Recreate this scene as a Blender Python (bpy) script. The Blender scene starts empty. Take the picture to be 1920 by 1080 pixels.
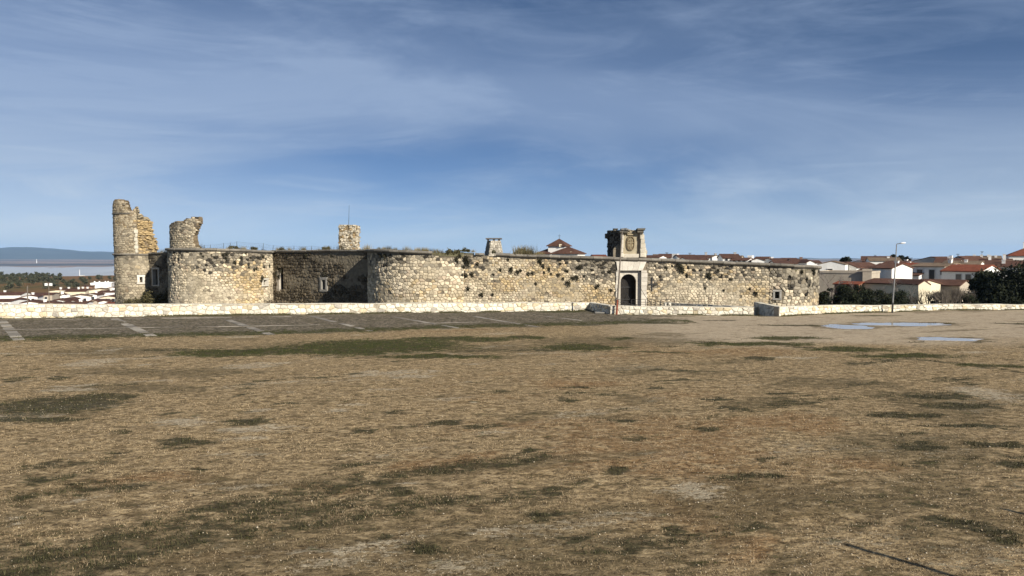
import bpy, math, random
import numpy as np
from mathutils import Matrix, Vector

# ------------------------------------------------------------------ camera, sky, sun, exposure
scn = bpy.context.scene
COL = scn.collection
R = math.radians
CAM_H = 5.0
FPX = 1386.7                      # focal length in photo pixels (26 mm on a 36 mm wide sensor)
PITCH = math.atan(60 / FPX)       # level horizon sits 60 px above the picture centre
cam = bpy.data.objects.new('camera', bpy.data.cameras.new('camera'))
cam.data.lens = 26.0
cam.data.sensor_width = 36.0
cam.data.clip_start = 0.1
cam.data.clip_end = 90000
cam.location = (0, 0, CAM_H)
cam.rotation_euler = (math.pi / 2 - PITCH, 0, 0)
COL.objects.link(cam)
scn.camera = cam

SUN_AZ = R(39)                    # sun stands behind the viewer, 39 degrees to the right
SUN_EL = R(27)
SDIR = Vector((math.sin(SUN_AZ) * math.cos(SUN_EL), -math.cos(SUN_AZ) * math.cos(SUN_EL), math.sin(SUN_EL)))
sun = bpy.data.objects.new('sun', bpy.data.lights.new('sun', 'SUN'))
sun.data.energy = 5.0
sun.data.angle = R(0.5)
sun.data.color = (1.0, 0.93, 0.82)
sun.rotation_euler = SDIR.to_track_quat('Z', 'Y').to_euler()
COL.objects.link(sun)

scn.view_settings.view_transform = 'Standard'
scn.view_settings.look = 'None'
scn.view_settings.exposure = 0.52
scn.view_settings.gamma = 1.0
scn.view_settings.use_curve_mapping = False
try:
    scn.cycles.volume_bounces = 1
    scn.cycles.max_bounces = 6
    scn.cycles.use_denoising = True
except Exception:
    pass

world = bpy.data.worlds.new('World')
scn.world = world
world.use_nodes = True


class NT:
    """small helper round a node tree"""
    def __init__(self, tree):
        self.t = tree
        self.L = tree.links.new

    def n(self, kind, **kw):
        nd = self.t.nodes.new(kind)
        for k, v in kw.items():
            if k[0] == 'i' and k[1:].isdigit():
                self.put(nd.inputs[int(k[1:])], v)
            elif k.startswith('in_'):
                self.put(nd.inputs[k[3:]], v)
            else:
                setattr(nd, k, v)
        return nd

    def put(self, sock, v):
        if hasattr(v, 'is_output') or hasattr(v, 'links'):
            self.L(v, sock)
        else:
            sock.default_value = v

    def math(self, op, a, b=0.0, c=0.0, clamp=False):
        nd = self.n('ShaderNodeMath', operation=op, use_clamp=clamp, i0=a, i1=b)
        if op in ('MULTIPLY_ADD',):
            self.put(nd.inputs[2], c)
        return nd.outputs[0]

    def ramp(self, v, a, b, lo=0.0, hi=1.0, smooth=True):
        nd = self.n('ShaderNodeMapRange', interpolation_type='SMOOTHSTEP' if smooth else 'LINEAR')
        for i, x in enumerate((v, a, b, lo, hi)):
            self.put(nd.inputs[i], x)
        return nd.outputs[0]

    def mix(self, f, a, b, blend='MIX'):
        nd = self.n('ShaderNodeMix', data_type='RGBA', blend_type=blend)
        self.put(nd.inputs[0], f)
        self.put(nd.inputs[6], a if hasattr(a, 'links') else (*a, 1)[:4])
        self.put(nd.inputs[7], b if hasattr(b, 'links') else (*b, 1)[:4])
        return nd.outputs[2]

    def noise(self, vec, scale, detail=4, rough=0.55, dist=0.0):
        nd = self.n('ShaderNodeTexNoise')
        if vec is not None:
            self.L(vec, nd.inputs['Vector'])
        nd.inputs['Scale'].default_value = scale
        nd.inputs['Detail'].default_value = detail
        nd.inputs['Roughness'].default_value = rough
        nd.inputs['Distortion'].default_value = dist
        return nd.outputs['Fac']

    def mapping(self, vec, loc=(0, 0, 0), rot=(0, 0, 0), scale=(1, 1, 1)):
        nd = self.n('ShaderNodeMapping')
        self.L(vec, nd.inputs[0])
        nd.inputs[1].default_value = loc
        nd.inputs[2].default_value = rot
        nd.inputs[3].default_value = scale
        return nd.outputs[0]


def build_world():
    t = NT(world.node_tree)
    world.node_tree.nodes.clear()
    sky = t.n('ShaderNodeTexSky', sky_type='NISHITA')
    sky.sun_disc = False
    sky.sun_elevation = SUN_EL
    sky.sun_rotation = math.atan2(SDIR.x, SDIR.y)
    sky.altitude = 700
    sky.air_density = 0.4
    sky.dust_density = 0.0
    sky.ozone_density = 3.0
    co = t.n('ShaderNodeTexCoord').outputs['Generated']
    sep = t.n('ShaderNodeSeparateXYZ')
    t.L(co, sep.inputs[0])
    # broad cirrostratus veil and finer fibres, drawn out along one wind direction
    veil = t.noise(t.mapping(co, loc=(2.3, 0.4, 1.7), rot=(0, R(27), 0), scale=(0.7, 0.7, 3.0)), 1.0, 4, 0.5, 0.45)
    fib = t.noise(t.mapping(co, loc=(0.4, 2.0, 0.2), rot=(0, R(22), 0), scale=(1.3, 1.3, 6.0)), 1.0, 7, 0.62, 1.1)
    fine = t.noise(t.mapping(co, loc=(5.4, 0.3, 0), rot=(0, R(-16), 0), scale=(2.4, 2.4, 15.0)), 1.2, 8, 0.64, 1.0)
    f1 = t.ramp(veil, 0.40, 0.62)
    f2 = t.math('MULTIPLY', t.ramp(fib, 0.44, 0.66), 0.36)
    f3 = t.math('MULTIPLY', t.ramp(fine, 0.46, 0.70), 0.26)
    f = t.math('ADD', t.math('MULTIPLY', f1, 0.62), t.math('ADD', f2, f3), clamp=True)
    # the thin layer is seen edge-on towards the horizon, so it closes up there
    low = t.math('DIVIDE', 0.042, t.math('ADD', t.math('MAXIMUM', sep.outputs[2], 0.0), 0.052))
    f = t.math('ADD', t.math('MULTIPLY', f, 0.60), low, clamp=True)
    f = t.math('MINIMUM', f, 0.92)
    hs = t.n('ShaderNodeHueSaturation')
    hs.inputs['Saturation'].default_value = 1.3
    t.L(sky.outputs[0], hs.inputs['Color'])
    c = t.mix(f, hs.outputs[0], t.mix(t.ramp(sep.outputs[2], 0.0, 0.22), (8.8, 10.2, 11.6), (5.5, 7.1, 9.9)))
    bg = t.n('ShaderNodeBackground')
    t.L(c, bg.inputs[0])
    bg.inputs[1].default_value = 0.048
    out = t.n('ShaderNodeOutputWorld')
    t.L(bg.outputs[0], out.inputs[0])


build_world()

# ------------------------------------------------------------------ helpers
rng = random.Random(7)
NP = np.random.default_rng(11)
WLOC = {}
CT, ST = math.cos(PITCH), math.sin(PITCH)


def ray(x, y):
    u, v = (x - 960) / FPX, -(y - 540) / FPX
    dy, dz = CT + v * ST, -ST + v * CT
    return u / dy, dz / dy


def X_(x, Y):
    return ray(x, 520)[0] * Y


def Z_(y, Y):
    return CAM_H + ray(960, y)[1] * Y


def G(x, y, z=0.0):
    u, s = ray(x, y)
    Y = (z - CAM_H) / s
    return (u * Y, Y)


def hash2(ix, iy, seed):
    h = (ix.astype(np.int64) * 374761393 + iy.astype(np.int64) * 668265263 + seed * 974634777) & 0x7fffffff
    h = ((h ^ (h >> 13)) * 1274126177) & 0x7fffffff
    h = (h ^ (h >> 16)) & 0xffff
    return h / 65535.0


def vnoise(x, y, seed=0):
    x = np.asarray(x, float)
    y = np.asarray(y, float)
    ix, iy = np.floor(x), np.floor(y)
    fx, fy = x - ix, y - iy
    fx, fy = fx * fx * (3 - 2 * fx), fy * fy * (3 - 2 * fy)
    a, b = hash2(ix, iy, seed), hash2(ix + 1, iy, seed)
    c, d = hash2(ix, iy + 1, seed), hash2(ix + 1, iy + 1, seed)
    return (a * (1 - fx) + b * fx) * (1 - fy) + (c * (1 - fx) + d * fx) * fy


def fbm(x, y, seed=0, octv=4):
    s, a, t = 0.0, 0.5, 0.0
    for i in range(octv):
        s = s + a * vnoise(np.asarray(x) * 2 ** i, np.asarray(y) * 2 ** i, seed + i * 17)
        t += a
        a *= 0.5
    return s / t


def sstep(a, b, x):
    t = np.clip((x - a) / (b - a), 0, 1)
    return t * t * (3 - 2 * t)


def tag(o, label=None, cat=None, group=None, kind=None):
    for k, v in (('label', label), ('category', cat), ('group', group), ('kind', kind)):
        if v:
            o[k] = v
    return o


def empty(name, loc, label=None, cat=None, group=None, rz=0.0):
    o = bpy.data.objects.new(name, None)
    o.location = loc
    o.rotation_euler = (0, 0, rz)
    o.empty_display_size = 0.3
    COL.objects.link(o)
    WLOC[o] = Matrix.Translation(loc) @ Matrix.Rotation(rz, 4, 'Z')
    return tag(o, label, cat, group)


def mesh_data(name, verts, faces, mat=None, fcol=None, smooth=False):
    me = bpy.data.meshes.new(name)
    me.from_pydata([tuple(v) for v in verts], [], faces)
    if mat:
        me.materials.append(mat)
    if fcol is not None:
        at = me.color_attributes.new('Col', 'FLOAT_COLOR', 'CORNER')
        tot = np.array([len(f) for f in faces])
        fc = np.asarray(fcol, float)
        fc = np.concatenate([fc, np.ones((len(fc), 1))], 1)
        at.data.foreach_set('color', np.repeat(fc, tot, axis=0).astype(np.float32).ravel())
    if smooth:
        me.shade_smooth()
    me.update()
    return me


def put(name, me, parent=None, loc=(0, 0, 0), rz=0.0):
    """link a mesh; loc is in world space, or in the parent's space when local meshes are used"""
    o = bpy.data.objects.new(name, me)
    o.location = loc
    o.rotation_euler = (0, 0, rz)
    COL.objects.link(o)
    if parent is not None:
        o.parent = parent
    WLOC[o] = (WLOC.get(parent, Matrix()) if parent is not None else Matrix()) @ Matrix.Translation(loc) @ Matrix.Rotation(rz, 4, 'Z')
    return o


def obj(name, verts, faces, mat, parent=None, fcol=None, smooth=False, world_space=True):
    """one mesh object. Vertices in world space are moved so that the origin is at the mesh's base."""
    v = np.asarray([tuple(q) for q in verts], float)
    loc = Vector((0, 0, 0))
    if world_space:
        lo, hi = v.min(0), v.max(0)
        loc = Vector(((lo[0] + hi[0]) / 2, (lo[1] + hi[1]) / 2, lo[2]))
        v = v - np.array(loc)
        if parent is not None:
            inv = WLOC[parent].inverted()
            rot = inv.to_3x3()
            if abs(rot[0][1]) > 1e-6:
                v = v @ np.array(rot).T
            loc = inv @ loc
    return put(name, mesh_data(name, v, faces, mat, fcol, smooth), parent, loc)


class MB:
    def __init__(self):
        self.v, self.f, self.c = [], [], []

    def add(self, verts, faces, col=(1, 1, 1)):
        k = len(self.v)
        self.v += [tuple(q) for q in verts]
        self.f += [tuple(i + k for i in f) for f in faces]
        self.c += [col] * len(faces)
        return self

    def box(self, x0, x1, y0, y1, z0, z1, col=(1, 1, 1), fr=None):
        vs = [(x, y, z) for z in (z0, z1) for x, y in ((x0, y0), (x1, y0), (x1, y1), (x0, y1))]
        if fr:
            vs = [fr(*q) for q in vs]
        return self.add(vs, [(0, 3, 2, 1), (4, 5, 6, 7), (0, 1, 5, 4), (1, 2, 6, 5), (2, 3, 7, 6), (3, 0, 4, 7)], col)

    def cbox(self, x0, x1, y0, y1, z0, z1, b=0.03, col=(1, 1, 1), fr=None, jit=0.0, rg=None):
        """box with a chamfered front (low y) face"""
        j = (lambda: (rg.random() - .5) * 2 * jit) if rg else (lambda: 0)
        base = [(x0, y1, z0), (x1, y1, z0), (x1, y1, z1), (x0, y1, z1)]
        mid = [(x0 + j(), y0 + b, z0 + j()), (x1 + j(), y0 + b, z0 + j()), (x1 + j(), y0 + b, z1 + j()), (x0 + j(), y0 + b, z1 + j())]
        top = [(x0 + b, y0 + j() * .5, z0 + b), (x1 - b, y0 + j() * .5, z0 + b), (x1 - b, y0 + j() * .5, z1 - b), (x0 + b, y0 + j() * .5, z1 - b)]
        vs = base + mid + top
        if fr:
            vs = [fr(*q) for q in vs]
        fs = [(3, 2, 1, 0), (8, 9, 10, 11)]
        for a in (0, 4):
            for i in range(4):
                k = (i + 1) % 4
                fs.append((a + i, a + k, a + 4 + k, a + 4 + i))
        return self.add(vs, fs, col)

    def tube(self, pts, rads, n=6, col=(1, 1, 1), cap=True):
        k = len(self.v)
        pts = [Vector(p) for p in pts]
        for i, p in enumerate(pts):
            d = (pts[min(i + 1, len(pts) - 1)] - pts[max(i - 1, 0)]).normalized()
            a = d.cross(Vector((0, 0, 1)))
            if a.length < 1e-3:
                a = d.cross(Vector((1, 0, 0)))
            a.normalize()
            b = d.cross(a)
            for q in range(n):
                t = 2 * math.pi * q / n
                self.v.append(tuple(p + (a * math.cos(t) + b * math.sin(t)) * rads[i]))
        nf = 0
        for i in range(len(pts) - 1):
            for q in range(n):
                r = (q + 1) % n
                self.f.append((k + i * n + q, k + i * n + r, k + (i + 1) * n + r, k + (i + 1) * n + q))
                nf += 1
        if cap:
            self.f.append(tuple(k + q for q in range(n))[::-1])
            e = k + (len(pts) - 1) * n
            self.f.append(tuple(e + q for q in range(n)))
            nf += 2
        self.c += [col] * nf
        return self

    def build(self, name, mat, parent=None, smooth=False, ws=True, colored=False):
        return obj(name, self.v, self.f, mat, parent, self.c if colored else None, smooth, ws)


def copy_tree(o, parent=None):
    c = o.copy()
    COL.objects.link(c)
    if parent is not None:
        c.parent = parent
    for ch in list(o.children):
        copy_tree(ch, c)
    return c


# ------------------------------------------------------------------ materials
MATS = {}


def mat(name, color=None, rough=0.9, noise=None, bump=None, spec=0.25, attr=False, wave=None, metallic=0.0, streak=None):
    if name in MATS:
        return MATS[name]
    m = bpy.data.materials.new(name)
    m.use_nodes = True
    t = NT(m.node_tree)
    b = m.node_tree.nodes['Principled BSDF']
    co = t.n('ShaderNodeTexCoord').outputs['Object']
    geo = t.n('ShaderNodeNewGeometry').outputs['Position']
    if attr:
        c = t.n('ShaderNodeVertexColor', layer_name='Col').outputs[0]
        if color:
            c = t.mix(1.0, c, color, 'MULTIPLY')
    else:
        rgb = t.n('ShaderNodeRGB')
        rgb.outputs[0].default_value = (*color, 1)
        c = rgb.outputs[0]
    if noise:
        for sc, am in (noise if isinstance(noise, list) else [noise]):
            nz = t.noise(geo, sc, 5, 0.6)
            k = t.ramp(nz, 0.25, 0.75, 1 - am, 1 + am, smooth=False)
            vm = t.n('ShaderNodeVectorMath', operation='SCALE')
            t.L(c, vm.inputs[0])
            t.L(k, vm.inputs['Scale'])
            c = vm.outputs[0]
    if streak:
        nz = t.noise(t.mapping(geo, scale=(1, 1, 0.12)), streak[0], 4, 0.6)
        c = t.mix(t.ramp(nz, 0.5, 0.75, 0, streak[1]), c, streak[2])
    hts = None
    if wave:     # tile rows: (scale, strength)
        wv = t.n('ShaderNodeTexWave', wave_type='BANDS', bands_direction=wave[2])
        t.L(co, wv.inputs['Vector'])
        wv.inputs['Scale'].default_value = wave[0]
        wv.inputs['Distortion'].default_value = 0.6
        hts = t.math('MULTIPLY', wv.outputs['Fac'], wave[1])
    if bump:
        h = t.math('MULTIPLY', t.noise(geo, bump[0], 5, 0.65), bump[1])
        hts = t.math('ADD', hts, h) if hts is not None else h
    if hts is not None:
        bp = t.n('ShaderNodeBump')
        bp.inputs['Strength'].default_value = 0.8
        bp.inputs['Distance'].default_value = 1.0
        t.L(hts, bp.inputs['Height'])
        t.L(bp.outputs[0], b.inputs['Normal'])
    t.L(c, b.inputs['Base Color'])
    b.inputs['Roughness'].default_value = rough
    b.inputs['Specular IOR Level'].default_value = spec
    b.inputs['Metallic'].default_value = metallic
    MATS[name] = m
    return m


STONE = mat('limestone', attr=True, noise=[(2.2, 0.22), (9, 0.25)], bump=(7, 0.035), spec=0.1)
MORTAR = mat('castle_mortar', (0.19, 0.16, 0.115), noise=[(0.5, 0.35), (5, 0.3)], bump=(8, 0.05), spec=0.1)
WMORTAR = mat('parapet_mortar', (0.40, 0.35, 0.265), noise=[(2, 0.3), (9, 0.3)], bump=(8, 0.04), spec=0.1)
RUBBLE = mat('rubble_core', (0.19, 0.145, 0.09), noise=[(1.2, 0.4), (6, 0.4)], bump=(5, 0.12), spec=0.1)
ASHLAR = mat('ashlar', attr=True, noise=[(1.5, 0.18), (10, 0.15)], bump=(12, 0.015), spec=0.1)
DARKVOID = mat('dark_interior', (0.03, 0.027, 0.022), noise=(3, 0.3), spec=0.05)
WOOD = mat('weathered_wood', (0.028, 0.025, 0.022), noise=[(3, 0.3)], bump=(14, 0.01), spec=0.2)
IRON = mat('dark_iron', (0.035, 0.033, 0.03), rough=0.6, spec=0.4)
STEEL = mat('galvanised_steel', (0.24, 0.24, 0.235), rough=0.55, metallic=0.5, noise=(6, 0.15))
WHITEMETAL = mat('white_metal', (0.8, 0.8, 0.78), rough=0.4)
RUST = mat('rust_red_paint', (0.22, 0.06, 0.03), noise=(6, 0.3), rough=0.7)
GREYWOODPOLE = mat('grey_timber_pole', (0.16, 0.135, 0.11), noise=(4, 0.3), bump=(9, 0.02))
LEAFM = mat('leaves', attr=True, noise=(1.2, 0.3), rough=0.75, spec=0.2)
BARK = mat('bark', (0.10, 0.08, 0.06), noise=(5, 0.3), bump=(9, 0.03))
TWIG = mat('bare_twigs', attr=True, noise=(2, 0.25), spec=0.1)
STRAW = mat('straw_blades', attr=True, rough=0.8, spec=0.15)
PEBBLE = mat('pebbles', attr=True, noise=(20, 0.15), rough=0.9, spec=0.1)
SLAB = mat('pale_slab', attr=True, noise=[(3, 0.25), (15, 0.2)], bump=(20, 0.01), spec=0.1)
PLASTER = {
    'white': mat('white_plaster', (0.78, 0.76, 0.71), noise=[(0.35, 0.10), (2.5, 0.08)], streak=(1.2, 0.35, (0.5, 0.46, 0.4))),
    'cream': mat('cream_plaster', (0.66, 0.58, 0.42), noise=[(0.35, 0.12), (2.5, 0.08)], streak=(1.2, 0.3, (0.42, 0.36, 0.27))),
    'beige': mat('beige_plaster', (0.42, 0.36, 0.28), noise=[(0.35, 0.15), (2.5, 0.1)], streak=(1.2, 0.3, (0.26, 0.22, 0.18))),
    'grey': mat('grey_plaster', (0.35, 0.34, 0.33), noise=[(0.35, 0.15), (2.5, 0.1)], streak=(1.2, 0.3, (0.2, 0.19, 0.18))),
    'brick': mat('brown_brick', (0.20, 0.12, 0.08), noise=[(0.6, 0.2), (6, 0.25)]),
}
ROOF = {
    'brown': mat('brown_tiles', (0.115, 0.060, 0.042), noise=[(0.8, 0.35), (4, 0.35)], wave=(2.4, 0.06, 'X'), spec=0.1),
    'red': mat('red_tiles', (0.21, 0.068, 0.038), noise=[(0.8, 0.25), (4, 0.3)], wave=(2.4, 0.06, 'X'), spec=0.1),
    'tan': mat('tan_tiles', (0.20, 0.145, 0.098), noise=[(0.8, 0.3), (4, 0.35)], wave=(2.4, 0.06, 'X'), spec=0.1),
}
GLASSDARK = mat('dark_window', (0.025, 0.028, 0.032), rough=0.25, spec=0.5)
TRIM = mat('window_trim', (0.55, 0.53, 0.5), noise=(3, 0.1))

# ------------------------------------------------------------------ ground plan
# edge of the plaza = line of the low parapet walls (x, y)
EDGE = [(-120, 44.5), (-41.0, 59.3), (7.2, 68.0), (8.5, 63.6), (20.3, 61.9), (22.1, 61.1), (26.5, 63.7), (30.0, 65.0), (33.9, 66.0),
        (39.6, 68.2), (47.3, 68.6), (60, 70.5), (120, 80)]
EX, EY = np.array([p[0] for p in EDGE]), np.array([p[1] for p in EDGE])


def yedge(x):
    return np.interp(x, EX, EY)


PROF_L = [(0, -0.8), (60, -1.5), (90, -5), (170, -9), (300, -13), (450, -14.6), (700, -15.2), (900, -15.8), (1300, -30), (2500, -120),
          (4500, -150), (5600, -72), (8500, -62), (12000, -44), (16000, -52), (30000, -300)]
PROF_R = [(0, -0.8), (60, -1.5), (75, -3.5), (110, -3.6), (150, -2.4), (200, -0.6), (260, 1.6), (340, 2.2), (500, -2), (900, -15), (2500, -120),
          (4500, -150), (5600, -72), (8500, -62), (12000, -44), (16000, -52), (30000, -300)]


def terrain_z(x, y):
    x = np.asarray(x, float)
    y = np.asarray(y, float)
    d = np.hypot(x, y)
    az = np.degrees(np.arctan2(x, y))
    zl = np.interp(d, *zip(*PROF_L))
    zr = np.interp(d, *zip(*PROF_R))
    w = sstep(-19, -8, az)
    z = zl * (1 - w) + zr * w
    amp = np.interp(d, [0, 120, 300, 900, 3000, 12000], [0.0, 0.15, 0.5, 1.6, 12, 9])
    z = z + amp * (fbm(x / 90 + 7, y / 90, 5, 3) - 0.5) * 2 * np.interp(d, [0, 2000, 3000], [1, 1, 0.2])
    z = z + np.interp(d, [1200, 6000, 12000, 14000], [0, 14, 10, 4]) * (fbm(x / 1500, y / 900, 9, 4) - 0.5)
    # sharp crest line on the near ridge towards the right
    inside = sstep(-0.6, 2.5, y - yedge(x))
    near = np.where(d < 140, inside, 1.0)
    return z * near + (-0.45) * (1 - near)


# ------------------------------------------------------------------ terrain
def build_terrain():
    azs = np.concatenate([np.linspace(-180, -42, 24)[:-1], np.linspace(-42, 42, 190), np.linspace(42, 180, 24)[1:-1]])
    rs = np.concatenate([[0.5], np.geomspace(12, 24000, 170)])
    A, RR = np.meshgrid(np.radians(azs), rs, indexing='ij')
    x, y = RR * np.sin(A), RR * np.cos(A)
    z = terrain_z(x, y)
    back = (np.abs(np.degrees(A)) > 75)
    z = np.where(back & (RR < 400), -0.5, z)
    na, nr = x.shape
    v = np.stack([x, y, z], -1).reshape(-1, 3)
    idx = np.arange(na * nr).reshape(na, nr)
    nxt = np.roll(idx, -1, axis=0)
    f = np.stack([idx[:, :-1], idx[:, 1:], nxt[:, 1:], nxt[:, :-1]], -1).reshape(-1, 4)
    m = bpy.data.materials.new('terrain_fields')
    m.use_nodes = True
    t = NT(m.node_tree)
    b = m.node_tree.nodes['Principled BSDF']
    pos = t.n('ShaderNodeNewGeometry').outputs['Position']
    n1 = t.noise(t.mapping(pos, scale=(1, 0.35, 0)), 0.006, 4, 0.5)
    n2 = t.noise(t.mapping(pos, scale=(1, 1, 0)), 0.09, 5, 0.6)
    far = t.noise(t.mapping(pos, loc=(0, 31, 0), scale=(0.32, 1, 0)), 0.0011, 4, 0.55)
    sp = t.n('ShaderNodeSeparateXYZ')
    t.L(pos, sp.inputs[0])
    c = t.mix(t.ramp(n1, 0.42, 0.58), (0.085, 0.085, 0.036), (0.22, 0.115, 0.05))
    c = t.mix(t.ramp(n2, 0.3, 0.7, 0, 0.6), c, (0.075, 0.065, 0.032))
    # open ground close to the castle: dry grass and weeds
    c = t.mix(t.ramp(sp.outputs[1], 120, 170), (0.11, 0.095, 0.05), c)
    # the steppe on the far side of the valley: brown fallow, pale stubble, dark scrub
    fc = t.mix(t.ramp(far, 0.4, 0.62), (0.055, 0.05, 0.042), (0.33, 0.22, 0.15))
    c = t.mix(t.ramp(sp.outputs[1], 2500, 4500), c, fc)
    t.L(c, b.inputs['Base Color'])
    b.inputs['Roughness'].default_value = 1
    b.inputs['Specular IOR Level'].default_value = 0.05
    me = bpy.data.meshes.new('ground')
    me.from_pydata(v.tolist(), [], f.tolist())
    me.materials.append(m)
    me.shade_smooth()
    o = put('ground', me)
    tag(o, kind='structure')


build_terrain()


def build_mountains():
    # long blue ridge on the skyline: heights (world z) against bearing
    prof = [(-60, 120), (-45, 160), (-36, 190), (-34.7, 178), (-34, 200), (-33.2, 206), (-32.6, 200), (-31.6, 165), (-30.8, 140), (-30, 118), (-29, 104),
            (-27, 80), (-24, 40), (-20, 0), (-10, -40), (60, -60)]
    na, nd = 420, 14
    azs = np.linspace(-60, 40, na)
    v, f = [], []
    for i, a in enumerate(azs):
        zc = 0.82 * np.interp(a, *zip(*prof)) + 9 * (fbm(a * 1.1, 0, 3, 5) - 0.5) * 2
        for j in range(nd):
            w = j / (nd - 1)
            d = 13600 + w * 5200
            k = math.sin(math.pi * min(1, w * 0.95 + 0.02)) ** 0.8
            zz = -70 + (zc + 70) * k + 26 * (fbm(a * 1.6, w * 5, 8, 4) - 0.5) * k * (0 if j == nd // 2 else 1)
            v.append((d * math.sin(R(a)), d * math.cos(R(a)), float(zz)))
    for i in range(na - 1):
        for j in range(nd - 1):
            f.append((i * nd + j, i * nd + j + 1, (i + 1) * nd + j + 1, (i + 1) * nd + j))
    m = mat('mountain_scrub', (0.04, 0.045, 0.035), noise=[(0.0016, 0.5)], spec=0.05, rough=1)
    o = obj('hills', v, f, m, smooth=True)
    tag(o, kind='structure')


build_mountains()


def build_fog_bank():
    # morning fog lying in the valley: a low lumpy white layer, closed below
    nx, ny = 150, 60
    xs = np.linspace(-6500, -300, nx)
    ys = np.linspace(2300, 5600, ny)
    v, f = [], []
    Xg, Yg = np.meshgrid(xs, ys, indexing='ij')
    edge = np.minimum.reduce([sstep(2300, 2700, Yg), 1 - sstep(4700 + 500 * (fbm(Xg / 500, Xg * 0, 4, 3) - .5), 5600, Yg), sstep(-6500, -6000, Xg), 1 - sstep(-900, -300, Xg)])
    Zt = -100 + edge * (22 + 24 * (fbm(Xg / 420, Yg / 380, 21, 4) - 0.5) * 2 + 12 * fbm(Xg / 120, Yg / 150, 22, 3))
    v = np.stack([Xg, Yg, Zt], -1).reshape(-1, 3)
    vb = v.copy()
    vb[:, 2] = -101
    n = len(v)
    idx = np.arange(n).reshape(nx, ny)
    f = np.stack([idx[:-1, :-1], idx[1:, :-1], idx[1:, 1:], idx[:-1, 1:]], -1).reshape(-1, 4).tolist()
    f += [tuple(q + n for q in reversed(r)) for r in f]
    m = mat('fog_white', (0.36, 0.385, 0.42), rough=1, spec=0.0)
    o = obj('fog_bank', np.concatenate([v, vb]), f, m, smooth=True)
    tag(o, 'pale bank of morning fog lying in the far valley', 'fog', kind='stuff')


build_fog_bank()

# ------------------------------------------------------------------ the plaza
def ell(x, y, cx, cy, rx, ry):
    """soft elliptical stain given by a photo position; laid out in metres on the ground"""
    gx, gy = G(cx, cy)
    gx2, _ = G(cx + rx, cy)
    _, y0 = G(cx, cy - ry)
    _, y1 = G(cx, cy + ry)
    a, b = abs(gx2 - gx), abs(y0 - y1) / 2
    gy = (y0 + y1) / 2
    return np.hypot((x - gx) / a, (y - gy) / b)


MOSS = [(560, 660, 230, 9), (420, 663, 130, 8), (700, 650, 210, 17), (850, 636, 150, 6), (990, 633, 45, 3.5), (1090, 651, 95, 8), (820, 669, 140, 4),
        (1170, 636, 30, 3), (1230, 660, 60, 1.6), (1480, 634, 90, 4.5), (1420, 645, 140, 5), (1590, 655, 110, 5.5), (1700, 668, 120, 4.5), (1860, 686, 80, 5),
        (1330, 643, 60, 2.5), (930, 582.5, 180, 1.8), (1050, 584, 60, 2.2), (1640, 592, 60, 1.3)]
DARK = [(100, 760, 150, 22), (190, 744, 80, 7), (60, 788, 110, 7), (460, 790, 56, 8), (350, 830, 66, 9), (835, 794, 42, 7), (680, 807, 27, 5), (370, 875, 22, 4),
        (220, 849, 36, 4), (110, 710, 26, 4), (455, 740, 18, 4), (1150, 880, 36, 9), (985, 842, 21, 5), (1165, 790, 36, 5), (760, 922, 26, 7),
        (1030, 970, 23, 8), (790, 1030, 70, 12), (1350, 750, 40, 4), (1420, 672, 40, 3.5), (1380, 768, 40, 4), (1460, 738, 40, 3), (1720, 838, 50, 12),
        (1870, 835, 60, 10), (1900, 872, 50, 14), (1880, 1000, 60, 20), (1810, 985, 80, 14), (40, 972, 35, 5), (1320, 804, 30, 6), (1450, 862, 30, 5), (1450, 890, 25, 5),
        (1760, 745, 90, 6), (1800, 762, 90, 8), (1700, 780, 80, 7), (1820, 800, 110, 5), (1290, 712, 30, 3), (1260, 694, 60, 3), (1075, 727, 30, 3), (1060, 750, 26, 3), (1230, 728, 20, 3),
        (1900, 607, 40, 1.5), (1760, 606, 40, 1.2), (1480, 610, 90, 1.4), (1350, 601, 40, 1.2), (1240, 606, 60, 2), (700, 1000, 30, 6), (1080, 1010, 30, 7), (1250, 1000, 40, 8)]
SOFT = [(700, 655, 520, 22), (1150, 640, 300, 14), (500, 900, 300, 24), (1050, 780, 200, 14), (250, 730, 260, 14), (1500, 960, 420, 70), (1780, 860, 260, 60), (900, 1060, 420, 30), (1200, 1070, 300, 30), (300, 1060, 400, 30), (1780, 770, 190, 55), (1750, 930, 200, 60), (120, 1040, 260, 50), (340, 1000, 220, 30), (560, 950, 160, 22), (720, 905, 90, 16), (80, 780, 180, 28), (300, 700, 280, 14),
        (1560, 720, 200, 14), (1450, 1060, 160, 30), (1450, 760, 120, 18), (200, 660, 220, 12), (900, 655, 260, 16), (1200, 745, 90, 12), (1020, 1040, 240, 40)]
RUSTY = [(590, 905, 130, 12), (880, 870, 170, 22), (1500, 800, 150, 26), (480, 1065, 240, 30), (1590, 860, 110, 22), (1300, 960, 120, 40), (1080, 720, 160, 16), (250, 900, 220, 26), (1380, 1010, 120, 30)]
PALE = [(690, 697, 34, 4), (545, 736, 20, 3), (890, 757, 13, 3), (784, 908, 20, 4), (350, 920, 60, 5), (300, 945, 40, 4), (130, 730, 60, 7), (1860, 740, 80, 22), (1310, 920, 90, 22),
        (40, 965, 50, 4), (20, 985, 40, 6), (340, 790, 80, 12), (480, 770, 40, 5), (640, 770, 40, 5), (1560, 605, 30, 1.6), (1650, 604, 40, 1.4), (1790, 597, 50, 0.8), (1880, 592, 40, 0.8), (1545, 608, 30, 1.3),
        (410, 905, 30, 4), (640, 1040, 40, 10), (1490, 670, 60, 3), (930, 1000, 60, 16), (1820, 660, 40, 2)]
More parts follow.
